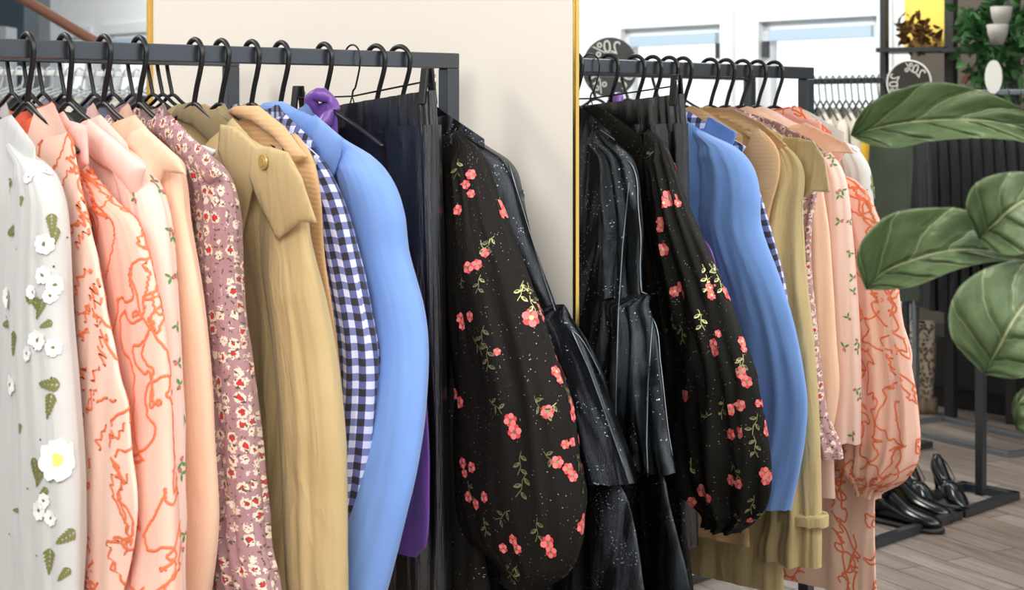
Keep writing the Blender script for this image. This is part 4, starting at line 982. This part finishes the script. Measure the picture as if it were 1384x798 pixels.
def ankle_boot(c, dirv, label, group=None):
    r = empty('ankle_boot', c, label, 'boot', group); d = Vector(dirv).normalized()
    bm = shoe_loft([(-.03, .02, .02, .10), (-.015, .032, .02, .135), (.02, .036, .02, .125), (.06, .036, .02, .10), (.10, .04, .02, .075), (.15, .042, .02, .062), (.19, .036, .02, .052), (.215, .018, .02, .040), (.222, .006, .024, .032)], d); mkobj('upper', bm, M['shoe_leather'], r)
    bm = bmesh.new(); tube(bm, [d*.01+UP*.09, d*.008+UP*.13, d*.004+UP*.19], [.040, .040, .044], 20); mkobj('shaft', bm, M['shoe_leather'], r)
    bm = shoe_loft([(-.035, .02, .0, .022), (-.02, .036, 0, .022), (.05, .038, .0, .022), (.10, .043, 0, .022), (.15, .046, 0, .022), (.2, .038, 0, .022), (.228, .012, .0, .022)], d); mkobj('sole', bm, M['shelf_black'], r)
    return r
for k, (x, y) in enumerate(((1190, 706), (1204, 692))):
    ankle_boot(floorpt(x, y), rdr*.75-dpt*.6, ['glossy black ankle boot reflected in front of its pair', 'glossy black ankle boot reflected behind its pair'][k])
# yellow bag and white floral cloth low beside the embroidered dress
q = floorpt(1176, 735); bm = bmesh.new(); tube(bm, [(0, 0, .0), (0, 0, .06), (0, 0, .14), (0, 0, .24)], [.05, .06, .055, .035], 18); o = wtag('shopping_bag', bm, M['yellow_cloth'], 'bright yellow cloth bag standing on the floor, reflected beside the boots', 'bag', smooth=True); o.location = q + dpt*.35
L = o.data.uv_layers.new(name='UVMap')
# shelving
SZ = 7.2
def vis(x, y, Z=SZ): return seen(x, y, Z)
r = empty('shelving_unit', vis(1195, 0), 'black steel shelving unit with plants, reflected at the top right', 'shelving'); r.location.z = 0; o = r.location
def sbeam(nm, a, b, s, mat='shelf_black', par=None):
    bm = bmesh.new(); beam(bm, a-o, b-o, s); bev(bm, .002); return mkobj(nm, bm, M[mat], par or r, False)
def col(x, Z, s):
    a = seen(x, 0, Z); sbeam('upright', Vector((a.x, a.y, 0)), Vector((a.x, a.y, 2.2)), s)
col(1194, 7.2, .032); col(1284, 7.05, .045); col(1368, 6.9, .05)
for (x0, y0, x1, y1) in ((1194, 69, 1284, 69), (1284, 69, 1368, 69)):
    a = seen(x0, y0, 7.2 if x0 < 1200 else 7.05); b = seen(x1, y1, 7.05 if x1 < 1300 else 6.9); b.z = a.z
    bm = bmesh.new(); d = (b-a); L_ = d.length/2; d.normalize(); e = Vector((d.y, -d.x, 0)); box(bm, (a+b)/2-o, d*L_, e*.14, UP*.01); mkobj('shelf', bm, M['shelf_black'], r, False)
sbeam('brace', seen(1300, 112, 7.0), seen(1332, 72, 6.95), .025, 'rail_wood')
# yellow board on the shelf
a = seen(1222, 68, 7.25); b = seen(1277, 68, 7.15); zt = seen(1222, 2, 7.25).z; bm = bmesh.new(); d = (b-a); L_ = d.length/2; d.normalize(); e = Vector((d.y, -d.x, 0)); box(bm, Vector(((a+b)/2).to_tuple()[:2] + ((a.z+zt)/2+.01,)), d*L_, e*.01, UP*((zt-a.z)/2))
wtag('picture_board', bm, M['yellow_board'], 'yellow board leaning on the top shelf behind a dry brown plant', 'board')
random.seed(5)
def leafblob(name, pts, mat, label, cat, n, size, spread, stems=True):
    bm = bmesh.new()
    for k in range(n):
        c, rr = random.choice(pts); p_ = c + Vector((random.gauss(0, 1), random.gauss(0, 1), random.gauss(0, 1)))*rr*.55
        a = Vector((random.gauss(0, 1), random.gauss(0, 1), random.gauss(0, .8)-.3)).normalized(); b_ = a.orthogonal().normalized(); nn = a.cross(b_); s = size*random.uniform(.6, 1.2)
        vs = [bm.verts.new(p_ + a*(s*t) + b_*(s*w) + nn*(s*h)) for t, w, h in ((0, 0, 0), (.3, .28, .06), (.7, .24, .05), (1, 0, -.1), (.7, -.24, .05), (.3, -.28, .06))]
        m1 = bm.verts.new(p_ + a*(s*.4)); 
        for i in range(6): bm.faces.new((vs[i], vs[(i+1) % 6], m1))
    return wtag(name, bm, M[mat], label, cat)
leafblob('dry_plant', [(seen(1240, 44, 7.1)+Vector((0, 0, 0)), .05), (seen(1225, 32, 7.1), .05), (seen(1258, 55, 7.1), .045), (seen(1238, 58, 7.1), .05)], 'dry_plant', 'dry brown plant on the top shelf against the yellow board', 'plant', 90, .06, 1)
leafblob('climbing_plant', [(seen(x, y, 6.7), .07) for x, y in ((1312, 22), (1325, 40), (1340, 20), (1345, 60), (1362, 30), (1378, 55), (1335, 80), (1330, 100), (1375, 20), (1318, 50), (1356, 80), (1350, 120))], 'ivy_leaf', 'trailing green climbing plant hanging over the right end of the shelving', 'plant', 420, .07, 1)
# small hanging pots in the ivy
for k, (x, y) in enumerate(((1352, 22), (1347, 46))):
    c = seen(x, y, 6.5); bm = bmesh.new(); tube(bm, [(0, 0, -.045), (0, 0, 0), (0, 0, .04)], [.025, .04, .045], 20); ob_ = wtag('plant_pot', bm, M['pot_grey'], ['pale pot in the climbing plant, the upper of two', 'pale pot in the climbing plant, the lower of two'][k], 'pot', smooth=True); ob_.location = c
# oval table mirror / white oval
c = seen(1341, 104, 6.0); bm = bmesh.new(); N_ = 32; nn = WN3*1.0+WE3*.3; nn.normalize(); rt = UP.cross(nn).normalized()
A_ = [bm.verts.new(rt*(.032*math.cos(2*PI*k/N_))+UP*(.065*math.sin(2*PI*k/N_))) for k in range(N_)]; B_ = [bm.verts.new(v.co - nn*.012) for v in A_]; bm.faces.new(A_); bm.faces.new(B_[::-1])
for k in range(N_): bm.faces.new((A_[k], B_[k], B_[(k+1) % N_], A_[(k+1) % N_]))
o_ = wtag('oval_sign', bm, M['label_white'], 'blank white oval sign standing on the grey rack, reflected at right', 'sign'); o_.location = c
# far left: handrail, dark block, rail of clear hangers
a = seen(30, 0, 6.2); b = seen(140, 64, 6.2); r = empty('handrail', a, 'brown wooden stair handrail sloping down, reflected at the top left', 'handrail')
bm = bmesh.new(); tube(bm, smoothline([(seen(-60, -52, 6.2))-a, (seen(45, 8, 6.2))-a, (seen(95, 38, 6.2))-a, b-a], 4), .021, 14); mkobj('rail', bm, M['rail_wood'], r)
bm = bmesh.new(); bb = seen(141, 64, 6.2)-a; tube(bm, [bb, Vector((bb.x, bb.y, -a.z))], .02, 12); mkobj('newel', bm, M['shelf_black'], r)
def slab(x0, x1, Z, z0, z1, th, name, mat, label, cat):
    a = seen(x0, 0, Z); b = seen(x1, 0, Z); d = Vector((b.x-a.x, b.y-a.y, 0)); L_ = d.length/2; d.normalize(); e = Vector((d.y, -d.x, 0)); bm = bmesh.new(); box(bm, Vector(((a.x+b.x)/2, (a.y+b.y)/2, (z0+z1)/2)), d*L_, e*th, UP*((z1-z0)/2)); bev(bm, .005); return wtag(name, bm, M[mat], label, cat)
slab(-60, 41, 9.5, 0, 2.6, .15, 'partition', 'slate_blue', 'tall slate blue partition reflected at the top left corner', 'partition')
slab(-20, 14, 9.0, 0, CAMZ+.50, .1, 'cabinet', 'pale_grey', 'pale grey cabinet in front of the slate blue partition', 'cabinet')
slab(40, 74, 10.2, 0, 2.6, .12, 'column', 'pale_grey', 'light grey square column reflected behind the handrail', 'column')
ra = seen(-12, 0, 5.6); rb = seen(203, 0, 6.0)
rr_ = rack(Vector((ra.x, ra.y)), Vector((rb.x, rb.y)), CAMZ+.16, 'white metal clothes rack of clear hangers, reflected at the left', 'white_metal', .02, .35)
dd_ = (rb-ra); dd_.z = 0; dd_.normalize()
for k in range(16):
    q = ra.lerp(rb, .03+k*.062); an = 1.0; d_ = Vector((dd_.x*math.cos(an)-dd_.y*math.sin(an), dd_.x*math.sin(an)+dd_.y*math.cos(an), 0)); e_ = Vector((d_.y, -d_.x, 0))
    fr_ = Frame(Vector((q.x, q.y, 0)), e_, d_, CAMZ+.16, wall=False)
    hanger(fr_, 'clear plastic hanger on the white rack, reflected at the left', group='clear hangers on the white rack', mat='clear_plastic', hr=.004, neck=.07, drop=.1, arms=.17, name='clear_hanger')
    simple_garment(fr_, 'top', [['black_cloth', 'cream_cloth', 'grey_cloth', 'black_cloth'][k % 4]], ['black', 'cream', 'grey', 'black'][k % 4] + ' top on a clear hanger, reflected at the left', 'top', bottom=.7, top=.085, seed=500+k, group=['black', 'cream', 'grey', 'black'][k % 4]+' tops on clear hangers', hw=.16, nx=28, ny=14, sleeves=False)
# ------------------------------------------------------------------ fiddle-leaf fig in front of the mirror
def poly_at(L, t):
    d = [0]
    for i in range(len(L)-1): d.append(d[-1]+math.hypot(L[i+1][0]-L[i][0], L[i+1][1]-L[i][1]))
    D = [(x/d[-1]) for x in d]
    return ip([(D[i], L[i][0]) for i in range(len(L))], t), ip([(D[i], L[i][1]) for i in range(len(L))], t)
fig = empty('fiddle_leaf_fig', at(1440, 250, 1.9), 'fiddle-leaf fig with large green veined leaves, in front of the mirror at right', 'plant'); fig.location.z = 0; fo = fig.location.copy()
def fig_leaf(mid, upper, lower, Zs, cup=.012, seed=0):
    """mid, upper, lower: lines from tip to base; Zs: depth at tip and at base"""
    bm = bmesh.new(); L = bm.loops.layers.uv.new('UVMap'); nt, ns = 48, 14; g = []
    for i in range(nt+1):
        t = i/nt; m = poly_at(mid, t); a = poly_at(upper, t); b = poly_at(lower, t); Z = ip(Zs, t); row = []
        for j in range(-ns, ns+1):
            s = j/ns; e = a if s < 0 else b; q = abs(s)
            x = m[0]+(e[0]-m[0])*q; y = m[1]+(e[1]-m[1])*q
            h = cup*(q**1.6)*(1+.0) - .004*math.sin(t*4.6*2*PI - q*1.5*2*PI)*min(1, q*3)*(1-q*.3) + .006*noise.noise(Vector((t*5, s*3, seed)))*q
            row.append((bm.verts.new(at(x, y, Z - h)-fo), t, s))
        g.append(row)
    for i in range(nt):
        for j in range(2*ns):
            f = bm.faces.new((g[i][j][0], g[i+1][j][0], g[i+1][j+1][0], g[i][j+1][0]))
            for lp, q in zip(f.loops, (g[i][j], g[i+1][j], g[i+1][j+1], g[i][j+1])): lp[L].uv = (q[1], q[2])
    bmesh.ops.solidify(bm, geom=bm.faces[:], thickness=.0008)
    mkobj('leaf', bm, M['fig_leaf'], fig)
    # petiole to the stem
    e = poly_at(mid, 1); bm = bmesh.new(); z = ip(Zs, 1); tube(bm, smoothline([at(e[0], e[1], z)-fo, at((e[0]+1440)/2, e[1]+8, (z+1.9)/2)-fo, at(1440, e[1]+26, 1.9)-fo], 4), .003, 8); mkobj('petiole', bm, M['fig_leaf'], fig); bm = None
fig_leaf([(1149, 183), (1200, 170), (1260, 163), (1330, 163), (1400, 178), (1432, 190)], [(1149, 183), (1158, 160), (1178, 138), (1215, 121), (1262, 111), (1315, 119), (1360, 136), (1400, 158), (1432, 188)], [(1149, 183), (1170, 194), (1210, 200), (1260, 191), (1320, 187), (1370, 190), (1410, 198), (1432, 192)], [(0, 1.95), (.5, 1.84), (1, 1.88)], .02, 1)
fig_leaf([(1170, 392), (1195, 368), (1240, 350), (1290, 338), (1340, 340), (1398, 346)], [(1170, 392), (1157, 352), (1170, 318), (1205, 289), (1258, 281), (1306, 284), (1345, 312), (1398, 344)], [(1170, 392), (1200, 392), (1240, 386), (1290, 366), (1330, 356), (1365, 353), (1398, 348)], [(0, 1.86), (.5, 1.8), (1, 1.9)], .018, 2)
fig_leaf([(1322, 322), (1345, 302), (1375, 276), (1410, 262), (1440, 262)], [(1322, 322), (1306, 286), (1312, 256), (1335, 239), (1385, 233), (1440, 258)], [(1322, 322), (1342, 340), (1372, 345), (1400, 335), (1425, 305), (1440, 266)], [(0, 1.80), (.5, 1.76), (1, 1.86)], .016, 3)
fig_leaf([(1330, 506), (1350, 470), (1372, 430), (1400, 396), (1436, 372)], [(1330, 506), (1288, 460), (1283, 420), (1300, 385), (1340, 360), (1390, 352), (1436, 370)], [(1330, 506), (1372, 512), (1410, 500), (1430, 460), (1440, 410), (1438, 374)], [(0, 1.78), (.5, 1.74), (1, 1.86)], .018, 4)
fig_leaf([(1374, 582), (1372, 556), (1384, 536), (1410, 520), (1438, 512)], [(1374, 582), (1368, 556), (1372, 536), (1392, 520), (1438, 508)], [(1374, 582), (1392, 590), (1420, 575), (1436, 545), (1440, 516)], [(0, 1.78), (.5, 1.76), (1, 1.86)], .01, 5)
bm = bmesh.new(); tube(bm, smoothline([at(1440, 90, 1.9)-fo, at(1444, 300, 1.9)-fo, at(1438, 600, 1.9)-fo, Vector((0, 0, .3))], 6), [.008]*7+[.011]*12, 12); mkobj('stem', bm, M['bark'], fig)
pot = tag(mkobj('planter', (lambda b: (tube(b, [(0, 0, 0), (0, 0, .02), (0, 0, .28), (0, 0, .3)], [.11, .12, .15, .15], 32), b)[1])(bmesh.new()), M['pot_grey']), 'round grey planter under the fiddle-leaf fig', 'planter'); pot.location = fo
# ------------------------------------------------------------------ light, camera
wd = bpy.data.worlds.new('World'); SC.world = wd; wd.use_nodes = True; nt = wd.node_tree; bg = nt.nodes['Background']
tcw = nt.nodes.new('ShaderNodeTexCoord'); dw = nt.nodes.new('ShaderNodeVectorMath'); dw.operation = 'DOT_PRODUCT'; dw.inputs[1].default_value = tuple(-WN3); nt.links.new(tcw.outputs['Generated'], dw.inputs[0])
mw = nt.nodes.new('ShaderNodeMapRange'); mw.interpolation_type = 'SMOOTHSTEP'; mw.inputs['From Min'].default_value = -.1; mw.inputs['From Max'].default_value = .75; mw.inputs['To Min'].default_value = .5; mw.inputs['To Max'].default_value = 1.7
nt.links.new(dw.outputs['Value'], mw.inputs['Value']); nt.links.new(mw.outputs[0], bg.inputs[1]); bg.inputs[0].default_value = (.94, .97, 1, 1)   # the daylight is brighter on the window side
def area(loc, target, size, power, color=(1, 1, 1), name='added_lamp'):  # soft lamps added out of view as key light on the clothes
    l = bpy.data.lights.new(name, 'AREA'); l.shape = 'RECTANGLE'; l.size = size[0]; l.size_y = size[1]; l.energy = power; l.color = color
    o = bpy.data.objects.new(name, l); COL.objects.link(o); o.location = loc; o.rotation_euler = (Vector(target)-Vector(loc)).to_track_quat('-Z', 'Y').to_euler(); return o
area((-.9, -.3, 2.9), (-.3, 2.6, .9), (2.2, 1.4), 85, (1, .95, .88))
area((1.4, .5, 3.0), (.2, 2.8, .8), (1.6, 1.0), 62, (1, .94, .86))
area((-2.4, 3.2, 3.1), (-2.2, 2.6, .5), (.8, .5), 45, (1, .95, .88))
for uu in (-11, -6.5, -4): area(wf(uu, 3.2, 2.9), wf(uu, 5, 1.6), (1.6, .5), 60, (1, .98, .95))  # added lamps that brighten the window wall and its frames
cd = bpy.data.cameras.new('Camera'); cam = bpy.data.objects.new('Camera', cd); COL.objects.link(cam); cam.location = CAM; cam.rotation_euler = (PI/2, 0, 0)
cd.sensor_width = 36; cd.lens = 36*F/1384; cd.shift_y = -(399-Y0)/1384; cd.clip_start = .05
cd.dof.use_dof = True; cd.dof.focus_distance = 2.9; cd.dof.aperture_fstop = 7.0
SC.camera = cam
vs_ = SC.view_settings; vs_.view_transform = 'Standard'; vs_.look = 'None'; vs_.exposure = -.22; vs_.gamma = 1; vs_.use_curve_mapping = False
